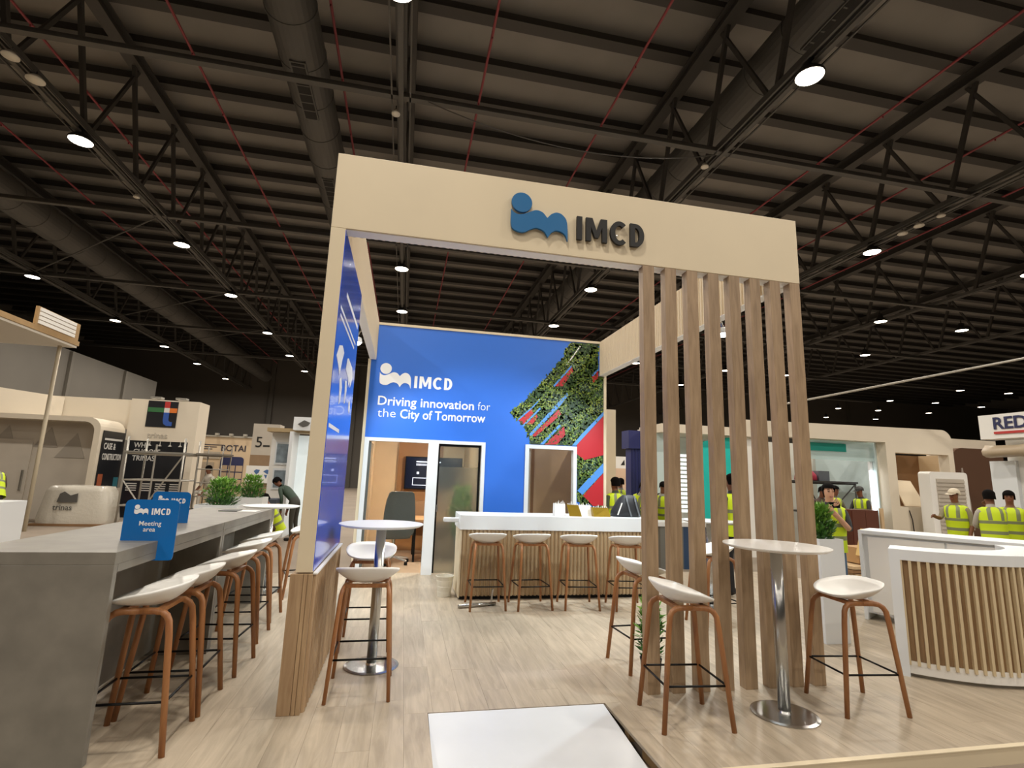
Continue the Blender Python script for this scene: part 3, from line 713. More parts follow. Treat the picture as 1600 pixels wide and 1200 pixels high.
# curved reception desk
DC, DR = (4.75,.90), 1.19
rd = thing('reception_desk', 'curved white reception desk with an oak-slatted front', 'desk', (4.75,.2,0)); O = (4.75,.2,0)
def arc(r, a0, a1, n): return [(DC[0]+r*math.cos(R(a0+(a1-a0)*i/n)), DC[1]+r*math.sin(R(a0+(a1-a0)*i/n))) for i in range(n+1)]
A0, A1 = 220, 330
def shell(r0, r1, z0, z1, n=40, a0=A0, a1=A1): 
    return MB().prism(arc(r1,a0,a1,n) + arc(r0,a0,a1,n)[::-1], z0, z1, 'z')
shell(DR-.07, DR-.012, .06, .98).build('front_panel', wood('desk_oak','#84684a','#a0825e',.5,2,3,.05), rd, origin=O)
shell(DR-.34, DR+.02, .975, 1.07).build('counter_top', WHITE, rd, origin=O, bevel=.004)
shell(DR-.30, DR+.005, .03, .13).build('bottom_rail', WHITEP, rd, origin=O)
shell(DR-.28, DR-.03, 0, .03).build('plinth', mat('desk_plinth','#9a958a',.4), rd, origin=O)
x, y = arc(DR,A0,A1,1)[0]
ux, uy = math.cos(R(A0)), math.sin(R(A0)); tx, ty = -uy, ux
V = []
for rr in (DR-.34, DR+.02):
    for k in (-.03, .05): V.append((DC[0]+ux*rr+tx*k, DC[1]+uy*rr+ty*k))
MB().prism([V[0],V[1],V[3],V[2]], 0, 1.068, 'z').build('end_panel', WHITE, rd, origin=O)
sm = None
for k in range(36):
    a = 222.5 + k*3.1
    if a > 328: break
    if sm is None:
        o = MB().box(-.011,.011,-.018,.014,.10,.978).build('slat', mat('desk_slat','#cdbb98',.5), rd); sm = o.data
    else: o = bpy.data.objects.new('slat', sm); COL.objects.link(o); o.parent = rd
    px, py = DC[0]+DR*math.cos(R(a)), DC[1]+DR*math.sin(R(a))
    o.location = (px-O[0], py-O[1], 0); o.rotation_euler = (0,0,R(a+90))
# cabinet behind the desk
cb = thing('desk_cabinet', 'white two-door cabinet standing behind the curved desk', 'cabinet', (5.2,1.8,0), math.atan2(-1.6,1.0))
MB().box(0,1.75,.03,.55,.08,1.03).build('body', WHITE, cb)
MB().box(-.04,1.8,-.02,.58,1.03,1.075).box(-.04,0,-.02,.58,0,1.03).build('surround', WHITE, cb, bevel=.004)
for k in (0,1):
    dd = MB().box(.05+k*.78,.81+k*.78,.01,.03,.1,1.0).build('door', WHITEP, cb, bevel=.003)
    MB().tube([(.75+k*.14,-.02,.86),(.75+k*.14,.012,.86)], .014, 10).build('knob', CHROME, dd)

# planters
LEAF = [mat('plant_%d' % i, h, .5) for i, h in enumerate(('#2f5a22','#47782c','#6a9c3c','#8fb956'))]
def leaves(n, rx, ry, h, size, seed, fern=True):
    q = MB(); r = random.Random(seed)
    for k in range(n):
        a = r.uniform(0, 2*PI); t_ = r.random()**.5; z = r.random()
        sp = .55+.6*math.sin(PI*min(1,z*.85+.15))
        x, y = math.cos(a)*t_*rx*sp, math.sin(a)*t_*ry*sp; zz = z*h
        d = Vector((math.cos(a)*.6+r.uniform(-.5,.5), math.sin(a)*.6+r.uniform(-.5,.5), r.uniform(.1,1.0))).normalized()
        l = size*r.uniform(.6,1.4); s = d.cross(Vector((r.random()-.5, r.random()-.5, 1))).normalized()*(l*.17)
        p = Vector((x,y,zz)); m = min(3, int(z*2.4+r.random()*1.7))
        q.add([p, p+d*l*.5+s, p+d*l, p+d*l*.5-s], [(0,1,2,3)], m)
    return q
def planter(x, y, w_, d, h, fh, seed, label, z0=0, rz=0, plabel=None, n=900):
    t = thing('planter', label, 'planter', (x,y,z0), rz, group='white box planters with ferns')
    m = MB(); a, b = w_/2, d/2
    m.add([(-a,-b,0),(a,-b,0),(a,b,0),(-a,b,0),(-a,-b,h),(a,-b,h),(a,b,h),(-a,b,h),(-a+.02,-b+.02,h),(a-.02,-b+.02,h),(a-.02,b-.02,h),(-a+.02,b-.02,h),(-a+.02,-b+.02,h-.06),(a-.02,-b+.02,h-.06),(a-.02,b-.02,h-.06),(-a+.02,b-.02,h-.06)],
          [(3,2,1,0),(0,1,5,4),(1,2,6,5),(2,3,7,6),(3,0,4,7),(4,5,9,8),(5,6,10,9),(6,7,11,10),(7,4,8,11),(8,9,13,12),(9,10,14,13),(10,11,15,14),(11,8,12,15)])
    m.build('box', WHITE, t)
    MB().box(-a+.02,a-.02,-b+.02,b-.02,h-.08,h-.03).build('pebbles', mat('pebble_white','#d9d9d4',.7,var=.2,vscale=60,bump=.8,bscale=60), t)
    st = MB(); r = random.Random(seed+5)
    for k in range(9):
        aa = r.uniform(0,2*PI); st.tube([(r.uniform(-.05,.05),r.uniform(-.05,.05),h-.04),(math.cos(aa)*w_*.3,math.sin(aa)*d*.3,h+fh*.7)], .006, 5)
    st.build('stem', LEAF[0], t)
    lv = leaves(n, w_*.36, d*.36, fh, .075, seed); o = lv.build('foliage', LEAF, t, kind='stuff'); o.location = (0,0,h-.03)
    return t
planter(3.97, 1.12, .3, .3, 1.05, .36, 1, 'tall white planter with a green fern beside the last oak post')
planter(-3.42, 5.35, .62, .5, 1.0, .42, 2, 'white planter with a bushy fern behind the grey table, next to the clip signs', n=1100)
planter(-3.62, 7.8, .55, .5, 1.0, .45, 3, 'white planter with a rounded fern behind the far end of the grey table', n=1000)
pt_ = thing('potted_plant', 'leafy plant in a black pot on the floor behind the oak posts', 'plant', (1.5,.25,0))
MB().lathe([(0,.004),(.07,0),(.085,.16),(.09,.18),(.08,.18),(.075,.15),(0,.15)], 20).build('pot', BLACK, pt_)
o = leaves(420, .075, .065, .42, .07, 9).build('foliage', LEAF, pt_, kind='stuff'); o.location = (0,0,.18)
# plant behind the frosted leaf
pt2 = thing('room_plant', 'bright green plant behind the frosted glass leaf', 'plant', (.42,5.03,0))
MB().lathe([(0,.004),(.08,0),(.1,.6),(.09,.6),(.085,.55),(0,.55)], 20).build('pot', WHITE, pt2)
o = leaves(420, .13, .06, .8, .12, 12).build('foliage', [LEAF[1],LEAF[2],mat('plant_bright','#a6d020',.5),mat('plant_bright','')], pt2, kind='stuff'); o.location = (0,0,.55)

# office chair in the meeting room
oc = thing('office_chair', 'dark grey quilted high-back office chair in the meeting room', 'chair', (-.62,5.72,0), .25)
GREYL = mat('chair_leather', '#4c514e', .5, bump=.2, bscale=30)
def slabshape(pts, th):
    q = MB(); V = []; F = []
    for (y, z, hw) in pts: V += [(-hw,y,z),(-hw*.5,y+.03,z),(0,y+.04,z),(hw*.5,y+.03,z),(hw,y,z)]
    for (y, z, hw) in pts: V += [(-hw,y-th,z),(-hw*.5,y+.03-th,z),(0,y+.04-th,z),(hw*.5,y+.03-th,z),(hw,y-th,z)]
    n = len(pts); o = n*5
    for i in range(n-1):
        for j in range(4):
            F.append((i*5+j,i*5+j+1,(i+1)*5+j+1,(i+1)*5+j)); F.append((o+i*5+j,o+(i+1)*5+j,o+(i+1)*5+j+1,o+i*5+j+1))
        F.append((i*5,(i+1)*5,o+(i+1)*5,o+i*5)); F.append((i*5+4,o+i*5+4,o+(i+1)*5+4,(i+1)*5+4))
    F.append((0,o,o+1,1,)); F.append(tuple(range(5))+tuple(o+k for k in (4,3,2,1,0))); F.append(tuple((n-1)*5+k for k in range(5))+tuple(o+(n-1)*5+k for k in (4,3,2,1,0)))
    return q.add(V, F)
slabshape([(-.02,.46,.2),(-.06,.56,.27),(-.08,.75,.28),(-.08,.95,.27),(-.1,1.12,.25),(-.13,1.24,.22),(-.14,1.27,.18)], .07).build('backrest', GREYL, oc, smooth=True, bevel=.01)
MB().prism(rrect(-.26,.26,-.05,.46,.1), .44, .53, 'z').build('seat', GREYL, oc, bevel=.02)
for s_ in (-1,1): MB().tube([(s_*.27,0,.5),(s_*.3,0,.66),(s_*.3,.28,.66)], .022, 8).build('armrest', GREYL, oc)
MB().tube([(0,.2,.1),(0,.2,.44)], .03, 12).build('gas_column', CHROME, oc)
for k in range(5):
    a = 2*PI*k/5+.3; q = MB().bar((0,.2,.12),(math.cos(a)*.31,.2+math.sin(a)*.31,.07),.04,.025).build('base_spoke', mat('polished_alu','#c9c9c6',.3,.5), oc)
    MB().lathe([(.03,0),(.03,.05)], 10, (math.cos(a)*.31,.2+math.sin(a)*.31,0)).build('caster', BLACK, q)
mt = thing('meeting_table', 'light wooden meeting table behind the office chair', 'table', (-.2,6.5,0))
MB().box(-.15,.8,-.5,.5,.72,.75).build('table_top', mat('table_oak','#b58a5c',.4,var=.06,vscale=4), mt)
for a in (-.1,.75):
    for b in (-.45,.45): MB().box(a-.02,a+.02,b-.02,b+.02,0,.72).build('leg', BLACK, mt)
# unseen lamp, added to brighten the meeting room and the plant behind the film
rl = thing('room_fill_lamp', 'added white fill lamp, out of view high inside the meeting room', 'lamp', (.70,5.9,2.3))
MB().box(-.06,.02,-.1,.1,0,.08).build('room_fill_body', WHITE, rl)
MB().box(-.05,.0,-.09,.09,-.006,0).build('lens', mat('room_fill_lens',(1,.95,.86,1),.5,emit=10), rl)
ld = bpy.data.lights.new('room_fill_light','AREA'); ld.shape = 'RECTANGLE'; ld.size = .05; ld.size_y = .18; ld.energy = 90; ld.color = (1,.93,.82)
lo = bpy.data.objects.new('room_fill_light', ld); COL.objects.link(lo); lo.parent = rl; lo.location = (-.03,0,-.012); lo.rotation_euler = (0,R(25),0)
# arm spots on the side beams
SPL = mat('spot_lens',(.95,1,.98,1),.5,emit=14)
for x, y, sg, lab in ((XL-.06,3.2,1,'white arm spotlight under the side beam by the printed panel, near the blue wall'),(XL-.06,1.3,1,'white arm spotlight under the side beam just behind the printed panel'),
                      (XR+.06,3.2,-1,'white arm spotlight under the side beam by the mural'),(XR+.06,1.3,-1,'white arm spotlight under the side beam right behind the oak posts')):
    al = thing('arm_spot', lab, 'spotlight', (x,y,3.33), group='arm spotlights on the side beams')
    MB().lathe([(.02,.085),(.055,.07),(.07,.01),(.068,.0),(.06,.012),(0,.02)], 16).build('head', WHITE, al, smooth=True)
    MB().lathe([(0,-.035),(.03,-.03),(.05,-.012),(.055,.008),(0,.01)], 16).build('lens', SPL, al, smooth=True)
    MB().tube([(0,0,.08),(sg*.02,0,.15),(sg*.07,0,.2)], .012, 6).build('arm', CHROME, al)
    ld = bpy.data.lights.new('spot_light','SPOT'); ld.energy = 230; ld.spot_size = R(120); ld.spot_blend = .6; ld.color = (.8,.92,1.0); ld.shadow_soft_size = .06
    lo = bpy.data.objects.new('spot_light', ld); COL.objects.link(lo); lo.parent = al; lo.location = (0,0,-.05)
    lo.rotation_euler = Vector((sg*.8,.35,-1.0)).to_track_quat('-Z','Y').to_euler()

# ================================================================ NEIGHBOUR BOOTHS (left)
BOOTHC = mat('booth_cream', '#ddd2be', .6, var=.03, vscale=1)
BOOTHG = mat('booth_grey', '#b9b0a2', .6, var=.06, vscale=1.5)
NAVY = mat('board_black', '#15171c', .4)
ALU = mat('scaffold_alu', '#b8b5ac', .35, .7)
TXTW = mat('board_white', '#d8d6d0', .5)
OB = (-9.6,13.6,HZ)
ab = thing('arched_booth', 'cream exhibition booth with a rounded arch and a square black sign tower', 'booth', OB)
# arch: wide rounded portal open at the front
outer = rrect(-15.5,-9.5,HZ,2.92,.35,6,'0010'); inner = rrect(-15.5,-9.66,HZ,2.78,.28,6,'0010')
n = len(outer); q = MB()
V = [(x,13.6,z) for x,z in outer]+[(x,13.6,z) for x,z in inner]+[(x,15.0,z) for x,z in outer]+[(x,15.0,z) for x,z in inner]
F = []
for i in range(1, n-1):
    j = i+1
    F += [(i,j,n+j,n+i),(2*n+i,3*n+i,3*n+j,2*n+j),(i,2*n+i,2*n+j,j),(n+i,n+j,3*n+j,3*n+i)]
q.add(V, F).build('arch', BOOTHC, ab, origin=OB, smooth=False)
MB().box(-15.5,-9.62,14.2,14.3,HZ,2.8).build('arch_back', BOOTHG, ab, origin=OB)
tri = MB()
for x, z, s_ in ((-10.4,2.2,.5),(-11.1,2.4,.4),(-12.2,2.3,.6),(-13.2,1.6,.5)): tri.prism([(x-s_,z-s_),(x+s_*.6,z-s_),(x,z+s_*.5)], 14.185, 14.198, 'y')
tri.build('pale_triangles', mat('tri_grey','#9f978b',.6), ab, origin=OB)
dr = MB().box(-12.4,-11.5,14.16,14.2,HZ,2.2).build('booth_door', BOOTHG, ab, origin=OB)
MB().box(-11.62,-11.58,14.1,14.16,.7,1.3).build('pull_handle', CHROME, dr, origin=OB)
MB().box(-15.5,-9.45,15.1,15.4,2.7,3.66).build('upper_fascia', BOOTHC, ab, origin=OB)
MB().add([(-11.4,15.05,3.62),(-11.4,15.05,2.9),(-15,12.0,2.9),(-15,12.0,3.9),],[(0,1,2,3)]).build('fascia_return', BOOTHC, ab, origin=OB)
sp_ = MB().box(-9.49,-9.47,13.75,15.0,HZ,2.55).build('side_board', NAVY, ab, origin=OB)
text('CASE &', .27, (-9.465,13.85,2.0), TXTW, sp_, .004, '+x', .004, 'board_line', origin=OB, sx=.75)
text('CONSTRUCTION', .27, (-9.465,13.85,1.68), TXTW, sp_, .004, '+x', .004, 'board_line', origin=OB, sx=.5)
MB().box(-9.468,-9.464,13.85,14.85,2.27,2.33).build('small_print', TXTW, sp_, origin=OB)
MB().box(-9.468,-9.464,14.15,14.6,.3,.85).build('pink_figure', mat('figure_pink','#c02850',.5), sp_, origin=OB)
MB().box(-9.468,-9.464,13.8,14.05,.3,1.25).build('orange_figure', mat('figure_orange','#a85a38',.5), sp_, origin=OB)
MB().box(-9.468,-9.464,14.68,14.95,.5,1.15).build('teal_figure', mat('figure_teal','#2a6b78',.5), sp_, origin=OB)
MB().box(-9.46,-7.42,15.0,15.9,2.34,3.70).build('sign_tower', BOOTHC, ab, origin=OB)
MB().box(-7.62,-7.42,15.0,15.9,HZ,2.34).build('tower_leg', BOOTHC, ab, origin=OB)
sq = MB().box(-8.95,-8.06,14.975,15.0,2.80,3.66).build('sign_square', NAVY, ab, origin=OB)
MB().box(-8.45,-8.29,14.96,14.975,3.44,3.65).build('red_bar', mat('bar_red','#b8302c',.5), sq, origin=OB)
MB().box(-8.93,-8.45,14.96,14.975,3.29,3.44).build('green_bar', mat('bar_green','#2f6a3c',.5), sq, origin=OB)
MB().box(-8.29,-8.07,14.96,14.975,3.29,3.44).build('orange_bar', mat('bar_orange','#d8742a',.5), sq, origin=OB)
MB().box(-8.45,-8.29,14.96,14.975,3.29,3.44).build('white_bar', TXTW, sq, origin=OB)
MB().prism([(-8.45,3.29),(-8.29,3.29),(-8.29,3.04),(-8.25,2.99),(-8.17,2.98),(-8.17,2.85),(-8.33,2.85),(-8.42,2.91),(-8.45,3.02)], 14.96, 14.975, 'y').build('blue_hook', mat('bar_blue','#2f56a8',.5), sq, origin=OB)
text('trinas', .27, (-8.85,14.99,2.44), mat('letter_silver','#b9b1a2',.4), ab, .02, '-y', .003, 'tower_name', origin=OB)
wb2 = MB().box(-9.40,-7.62,15.04,15.09,HZ,2.34).build('black_board', NAVY, ab, origin=OB)
for k, t_ in enumerate(('WHY','CHOOSE','TRINAS')):
    text(t_, .23, (-9.2,15.03,2.12-k*.21), TXTW, wb2, .004, '-y', .002, 'board_line', origin=OB, sx=.85)
q = MB()
for k in range(4):
    for j in range(4): q.box(-9.25+k*.42,-8.95+k*.42,15.025,15.04,.95-j*.07,.98-j*.07)
q.build('small_print', TXTW, wb2, origin=OB, kind='stuff')
for x in (-8.75,-8.0):
    MB().box(x-.16,x+.16,14.95,15.2,3.74,3.80).build('flood_lamp', ALU, ab, origin=OB)
for k in range(4): MB().lathe([(.01,.16),(.015,.06),(.06,0),(.0,.005)], 10, (-8.72+k*.3-OB[0],14.96-OB[1],2.18-OB[2])).build('pendant', ALU, ab)
# shrink-wrapped counter
wc = thing('wrapped_counter', 'counter shrouded in crinkled plastic film in front of the cream arch', 'counter', (-9.2,12.7,HZ))
q = MB(); V = []; F = []; nn = 28; lv = [(0,.86,.42),(.12,.88,.44),(.5,.82,.40),(.85,.76,.36),(.98,.68,.32),(1.0,.5,.2)]
rr_ = random.Random(4)
for z, a, b in lv:
    for j in range(nn):
        t_ = 2*PI*j/nn; V.append((math.copysign(abs(math.cos(t_))**.35, math.cos(t_))*a*(1+rr_.uniform(-.015,.015)), math.copysign(abs(math.sin(t_))**.35, math.sin(t_))*b*(1+rr_.uniform(-.02,.02)), z+.05+rr_.uniform(-.01,.01)))
for i in range(len(lv)-1):
    for j in range(nn): F.append((i*nn+j, i*nn+(j+1)%nn, (i+1)*nn+(j+1)%nn, (i+1)*nn+j))
F.append(tuple((len(lv)-1)*nn+j for j in range(nn)))
q.add(V, F).build('film', mat('crinkled_film','#cfc9bb',.22,bump=.9,bscale=14), wc, smooth=True)
MB().box(-.9,.9,-.45,.45,0,.06).build('pallet', KRAFTD, wc)
MB().prism([(-.35,.62),(.12,.62),(.12,.86),(-.05,.80),(-.2,.90),(-.3,.84)], -.45, -.435, 'y').build('emblem', mat('emblem_grey','#55534f',.5), wc)
text('trinas', .2, (-.42,-.447,.42), mat('emblem_grey',''), wc, .004, '-y', .002, 'counter_name')
# scaffolds
def scaffold(x0, x1, y0, y1, z1, levels, label, m, r=.025, brace=True):
    t = thing('scaffold', label, 'scaffold', (x0,y0,HZ))
    for x in (0, x1-x0):
        for y in (0, y1-y0): MB().tube([(x,y,0),(x,y,z1)], r, 8).build('post', m, t, smooth=True)
    if x1-x0 > 1.2:
        MB().tube([((x1-x0)/2,0,0),((x1-x0)/2,0,z1-.2)], r*.9, 8).build('post', m, t)
    for z in levels:
        for y in (0, y1-y0): MB().tube([(0,y,z),(x1-x0,y,z)], r*.85, 8).build('ledger', m, t)
        for x in (0, x1-x0): MB().tube([(x,0,z),(x,y1-y0,z)], r*.85, 8).build('ledger', m, t)
    if brace:
        MB().tube([(0,0,levels[1] if len(levels)>1 else z1),((x1-x0)*.55,0,.2)], r*.8, 8).build('brace', m, t)
        MB().tube([(x1-x0,0,levels[-1]),((x1-x0)*.45,0,levels[0])], r*.8, 8).build('brace', m, t)
    MB().box(-.05,x1-x0+.05,-.05,y1-y0+.05,levels[-1]+.02,levels[-1]+.07).build('deck', m, t)
    return t
scaffold(-8.2,-6.75,12.5,13.6,2.45,(.55,1.25,1.98), 'aluminium scaffold tower in front of the square sign tower', ALU, .028)
scaffold(-6.62,-5.95,13.2,14.0,2.3,(.4,.8,1.2,1.6,2.0), 'narrow grey ladder scaffold beside the aluminium tower', mat('scaffold_dark','#8d877c',.4,.5), .02, False)
# display wall with round-cornered panels
OB = (-7.4,18,HZ); dw = thing('display_wall', 'beige exhibition wall with a dark blue product board', 'booth wall', OB)
PEACH = mat('booth_peach', '#cdb696', .6)
MB().box(-8.6,-6.3,18,18.15,HZ,2.72).build('wall_board', PEACH, dw, origin=OB)
MB().box(-8.6,-6.3,17.95,18.2,2.72,2.78).build('top_rail', ALU, dw, origin=OB)
text('BOTAI', .33, (-7.55,17.985,2.20), mat('brand_ink','#2a2a3a',.5), dw, .01, '-y', .004, 'wall_name', origin=OB, sx=.95)
pb = MB().prism(rrect(-7.5,-6.68,.80,1.98,.12), 17.97, 18.0, 'y').build('product_board', mat('board_navy','#2a2f55',.45), dw, origin=OB)
for i in range(3):
    for j in range(3):
        MB().box(-7.46+i*.27,-7.23+i*.27,17.955,17.97,.88+j*.27,1.11+j*.27).build('picture', mat('picture_tan','#b9a184',.5), pb, origin=OB)
MB().box(-8.2,-7.72,17.97,18,.95,1.75).build('poster', mat('poster_grey','#a99a86',.5), dw, origin=OB)
MB().box(-8.45,-7.5,17.985,18,2.40,2.43).box(-8.45,-7.7,17.985,18,2.32,2.35).box(-8.45,-7.85,17.985,18,2.24,2.27).build('small_print', mat('brand_ink',''), dw, origin=OB)
MB().box(-8.5,-7.55,17.97,18,1.88,2.15).build('photo_strip', mat('poster_light','#b3a897',.5), dw, origin=OB)
for x in (-8.2,-7.7,-7.2,-6.7): MB().box(x-.06,x+.06,17.8,17.95,2.78,2.86).build('clip_lamp', ALU, dw, origin=OB)
# wood pillar with the number five
OB = (-5.0,14,HZ); np_ = thing('sign_pillar', 'wood and grey sign pillar with a big numeral five and a world map', 'pillar', OB)
MB().box(-5.4,-4.6,14,14.6,2.0,3.0).build('grey_cap', BOOTHG, np_, origin=OB)
MB().box(-5.4,-4.6,14,14.6,HZ,2.0).build('wood_shaft', mat('pillar_wood','#8e7458',.5,var=.1,vscale=3), np_, origin=OB)
text('5', .48, (-5.3,13.99,2.25), INK, np_, .01, '-y', .0, 'numeral', origin=OB)
MB().box(-5.05,-4.85,13.985,14,2.27,2.32).build('small_print', INK, np_, origin=OB)
mpb = MB().box(-5.45,-4.62,13.93,13.97,1.12,1.66).build('map_board', WHITEP, np_, origin=OB)
q = MB(); IN2 = mat('map_ink','#4a6a9a',.5)
for cx, cz, pts in ((-5.1,1.45,[(-.12,.04),(-.05,.1),(.06,.08),(.02,-.02),(-.04,-.06)]),(-5.02,1.32,[(-.04,.05),(.03,.03),(.0,-.07)]),(-4.84,1.45,[(-.1,.04),(0,.1),(.16,.07),(.12,-.03),(.02,-.04)]),(-4.86,1.34,[(-.05,.05),(.05,.04),(.02,-.08)])):
    q.prism([(cx+a,cz+b) for a,b in pts], 13.92, 13.93, 'y')
q.build('map_print', IN2, mpb, origin=OB)
# lit white booth
OB = (-3.6,11,HZ); lb = thing('lit_booth', 'bright white lit booth with framed pictures and a light box sign', 'booth', OB)
GLOW = mat('booth_glow', '#e6f2f4', .5, emit=.35)
MB().box(-4.1,-3.5,11,11.06,HZ,2.55).build('picture_wall', WHITEP, lb, origin=OB)
MB().box(-3.5,-3.42,10.2,11.06,HZ,2.55).build('wall_edge', WHITE, lb, origin=OB)
MB().box(-3.42,-2.9,11,11.06,HZ,2.5).build('glow_wall', GLOW, lb, origin=OB)
MB().box(-4.15,-2.9,10.6,11.1,2.55,2.65).build('roof_board', mat('roof_tan','#a8926c',.6), lb, origin=OB)
lbx = MB().box(-3.46,-2.95,10.3,10.6,2.6,2.94).build('light_box', WHITE, lb, origin=OB)
MB().prism([(-3.35,2.75),(-3.2,2.86),(-3.05,2.8),(-3.1,2.72),(-3.22,2.68)], 10.28, 10.3, 'y').build('box_emblem', mat('emblem_grey',''), lbx, origin=OB)
for z0, z1 in ((1.70,2.30),(1.05,1.60)):
    pf_ = MB().box(-3.98,-3.58,10.96,11,z0,z1).build('picture_frame', WHITE, lb, origin=OB)
    MB().box(-3.94,-3.62,10.95,10.96,z0+.05,z1-.05).build('photo', mat('photo_grey','#7d8a92',.4,var=.3,vscale=6), pf_, origin=OB)
# work bench in front
bn2 = thing('work_bench', 'dark topped bench with timber below the sign pillar', 'bench', (-4.2,9.6,HZ))
MB().box(-.75,.75,-.3,.3,.88,.98).build('bench_top', mat('bench_navy','#3a4150',.5), bn2)
MB().box(-.75,.75,-.3,.3,.78,.88).build('bench_apron', PLY, bn2)
for a in (-.65,.65): MB().box(a-.04,a+.04,-.26,.26,0,.78).build('leg', PLY, bn2)
# far-left canopy and pole
cn = thing('canopy_board', 'white overhead canopy board with tan edges on a thin pole', 'canopy', (-9.42,11.0,HZ)); OB = (-9.42,11.0,HZ)
MB().box(-13.5,-9.13,7.5,11.15,4.5,4.56).build('soffit_board', mat('canopy_white','#cfc8bb',.6), cn, origin=OB)
MB().box(-13.5,-9.10,7.5,11.18,4.56,4.68).build('edge_board', PLY, cn, origin=OB)
MB().tube([(-9.42,11.0,HZ),(-9.42,11.0,4.5)], .045, 10).build('pole', mat('pole_cream','#c4b89f',.5), cn, origin=OB, smooth=True)
vb = MB().box(-9.16,-9.10,9.5,11.1,4.68,5.12).build('vent_panel', PLY, cn, origin=OB)
for k in range(4): MB().box(-9.10,-9.07,9.56,10.9,4.72+k*.1,4.80+k*.1).build('louver', WHITEP, vb, origin=OB)
wp = thing('white_pedestal', 'plain white pedestal box under the overhead canopy', 'pedestal', (-8.6,8.6,HZ))
MB().box(-.5,.32,-.4,.4,0,.86).build('box', WHITE, wp, bevel=.005)
MB().box(-.55,.37,-.45,.45,0,.03).build('base_sheet', mat('sheet_grey','#8b8578',.7), wp)

# ================================================================ NEIGHBOUR BOOTHS (right)
OB = (11.3,8,HZ); rb = thing('rounded_booth', 'long cream booth with rounded corners, a pale blue bay and an open niche', 'booth', OB)
ZT2 = 3.32
MB().prism(rrect(7.9,14.75,2.88,ZT2,.0001,1,'0000')[:0] or [(7.9,2.88),(14.75,2.88),(14.75,2.98)]+[(14.41+.34*math.cos(R(a)),2.98+.34*math.sin(R(a))) for a in (15,30,45,60,75,90)]+[(7.9,3.27)], 8, 8.3, 'y').build('top_fascia', BOOTHC, rb, origin=OB)
MB().box(12.45,12.75,8,8.3,HZ,2.88).build('pier', BOOTHC, rb, origin=OB)
MB().box(14.57,14.75,8,8.3,HZ,2.88).build('pier', BOOTHC, rb, origin=OB)
MB().box(12.75,14.57,8,8.3,2.61,2.88).build('niche_head', BOOTHC, rb, origin=OB)
MB().box(12.75,14.57,8,8.3,HZ,1.14).build('niche_sill', BOOTHC, rb, origin=OB)
nb = MB().box(12.75,14.57,8.9,8.95,1.14,2.61).build('niche_back', KRAFTD, rb, origin=OB)
MB().box(12.7,12.75,8.3,8.95,1.14,2.61).box(14.57,14.62,8.3,8.95,1.14,2.61).box(12.75,14.57,8.3,8.95,1.09,1.14).build('niche_side', KRAFT, rb, origin=OB)
MB().box(13.25,13.4,8.86,8.9,1.9,2.6).box(13.3,13.42,8.84,8.88,1.62,1.9).build('conduit_box', mat('conduit_white','#cfc8ba',.5), nb, origin=OB)
lbd = MB().add([(13.2,8.25,1.15),(13.9,8.25,1.15),(13.85,8.6,1.86),(13.2,8.6,1.88),(13.2,8.28,1.15),(13.9,8.28,1.15),(13.85,8.63,1.86),(13.2,8.63,1.88)],[(0,1,2,3),(4,7,6,5),(0,4,5,1),(2,6,7,3),(1,5,6,2),(0,3,7,4)]).build('leaning_board', mat('board_pale','#d8c9ae',.6), rb, origin=OB)
MB().tube([(13.0,7.97,1.05),(13.05,7.95,.8),(13.1,7.97,.3),(13.2,7.9,HZ+.02)], .012, 6).build('cable', BLACK, rb, origin=OB)
PALEB = mat('booth_pale_blue', '#c9dadb', .4)
MB().box(7.9,12.45,10.5,10.6,HZ,2.95).build('bay_back', mat('bay_white','#d3d0c6',.5), rb, origin=OB)
MB().box(12.40,12.46,8.3,10.5,HZ,2.9).build('bay_side', PALEB, rb, origin=OB)
MB().box(10.1,12.45,8.35,8.37,2.35,2.88).build('glass_valance', mat('valance_glass','#c5dcdc',.1,alpha=.55), rb, origin=OB)
MB().box(9.9,11.45,8.30,8.33,2.58,2.80).build('teal_stripe', mat('stripe_teal','#1f9c90',.5), rb, origin=OB)
text('I', .3, (9.95,7.985,2.97), INK, rb, .01, '-y', .006, 'fascia_letter', origin=OB)
ls = MB().box(12.30,12.38,8.4,8.48,.5,2.75).build('light_strip', WHITE, rb, origin=OB)
MB().box(12.27,12.35,8.36,8.42,.95,2.1).build('lit_tube', mat('tube_glow',(.92,.97,1,1),.5,emit=3), ls, origin=OB)
# teal booth seen between the posts
OB = (6.2,7.5,HZ); tbh = thing('teal_booth', 'white booth with teal uprights and a bright slatted light wall', 'booth', OB)
MB().box(5.3,7.85,8.4,8.5,HZ,2.9).build('back_wall', WHITEP, tbh, origin=OB)
MB().box(5.3,5.75,7.5,7.55,HZ,2.75).build('gloss_panel', PALEB, tbh, origin=OB)
for k in range(14):
    MB().box(5.85,6.3,7.5,7.53,.9+k*.1,.965+k*.1).build('light_slat', mat('slat_glow','#eaf3f3',.5,emit=.9), tbh, origin=OB)
MB().prism(rrect(6.42,6.85,.75,2.62,.2,5,'0001'), 7.4, 7.5, 'y').build('teal_upright', mat('upright_teal','#19c2b8',.5), tbh, origin=OB)
MB().prism(rrect(7.05,7.5,1.8,2.72,.12,5,'0001'), 7.4, 7.5, 'y').build('teal_upright', mat('upright_teal',''), tbh, origin=OB)
MB().box(5.3,7.85,7.2,8.4,2.75,2.95).build('top_band', BOOTHC, tbh, origin=OB)
MB().box(7.55,7.85,7.35,7.5,HZ,2.75).build('end_pier', WHITEP, tbh, origin=OB)
bt = thing('low_counter', 'white topped low counter with grey and navy fronts behind the posts', 'counter', (5.2,6.1,HZ))
MB().box(-.75,1.3,-.3,.3,.82,.9).build('counter_top', WHITE, bt)
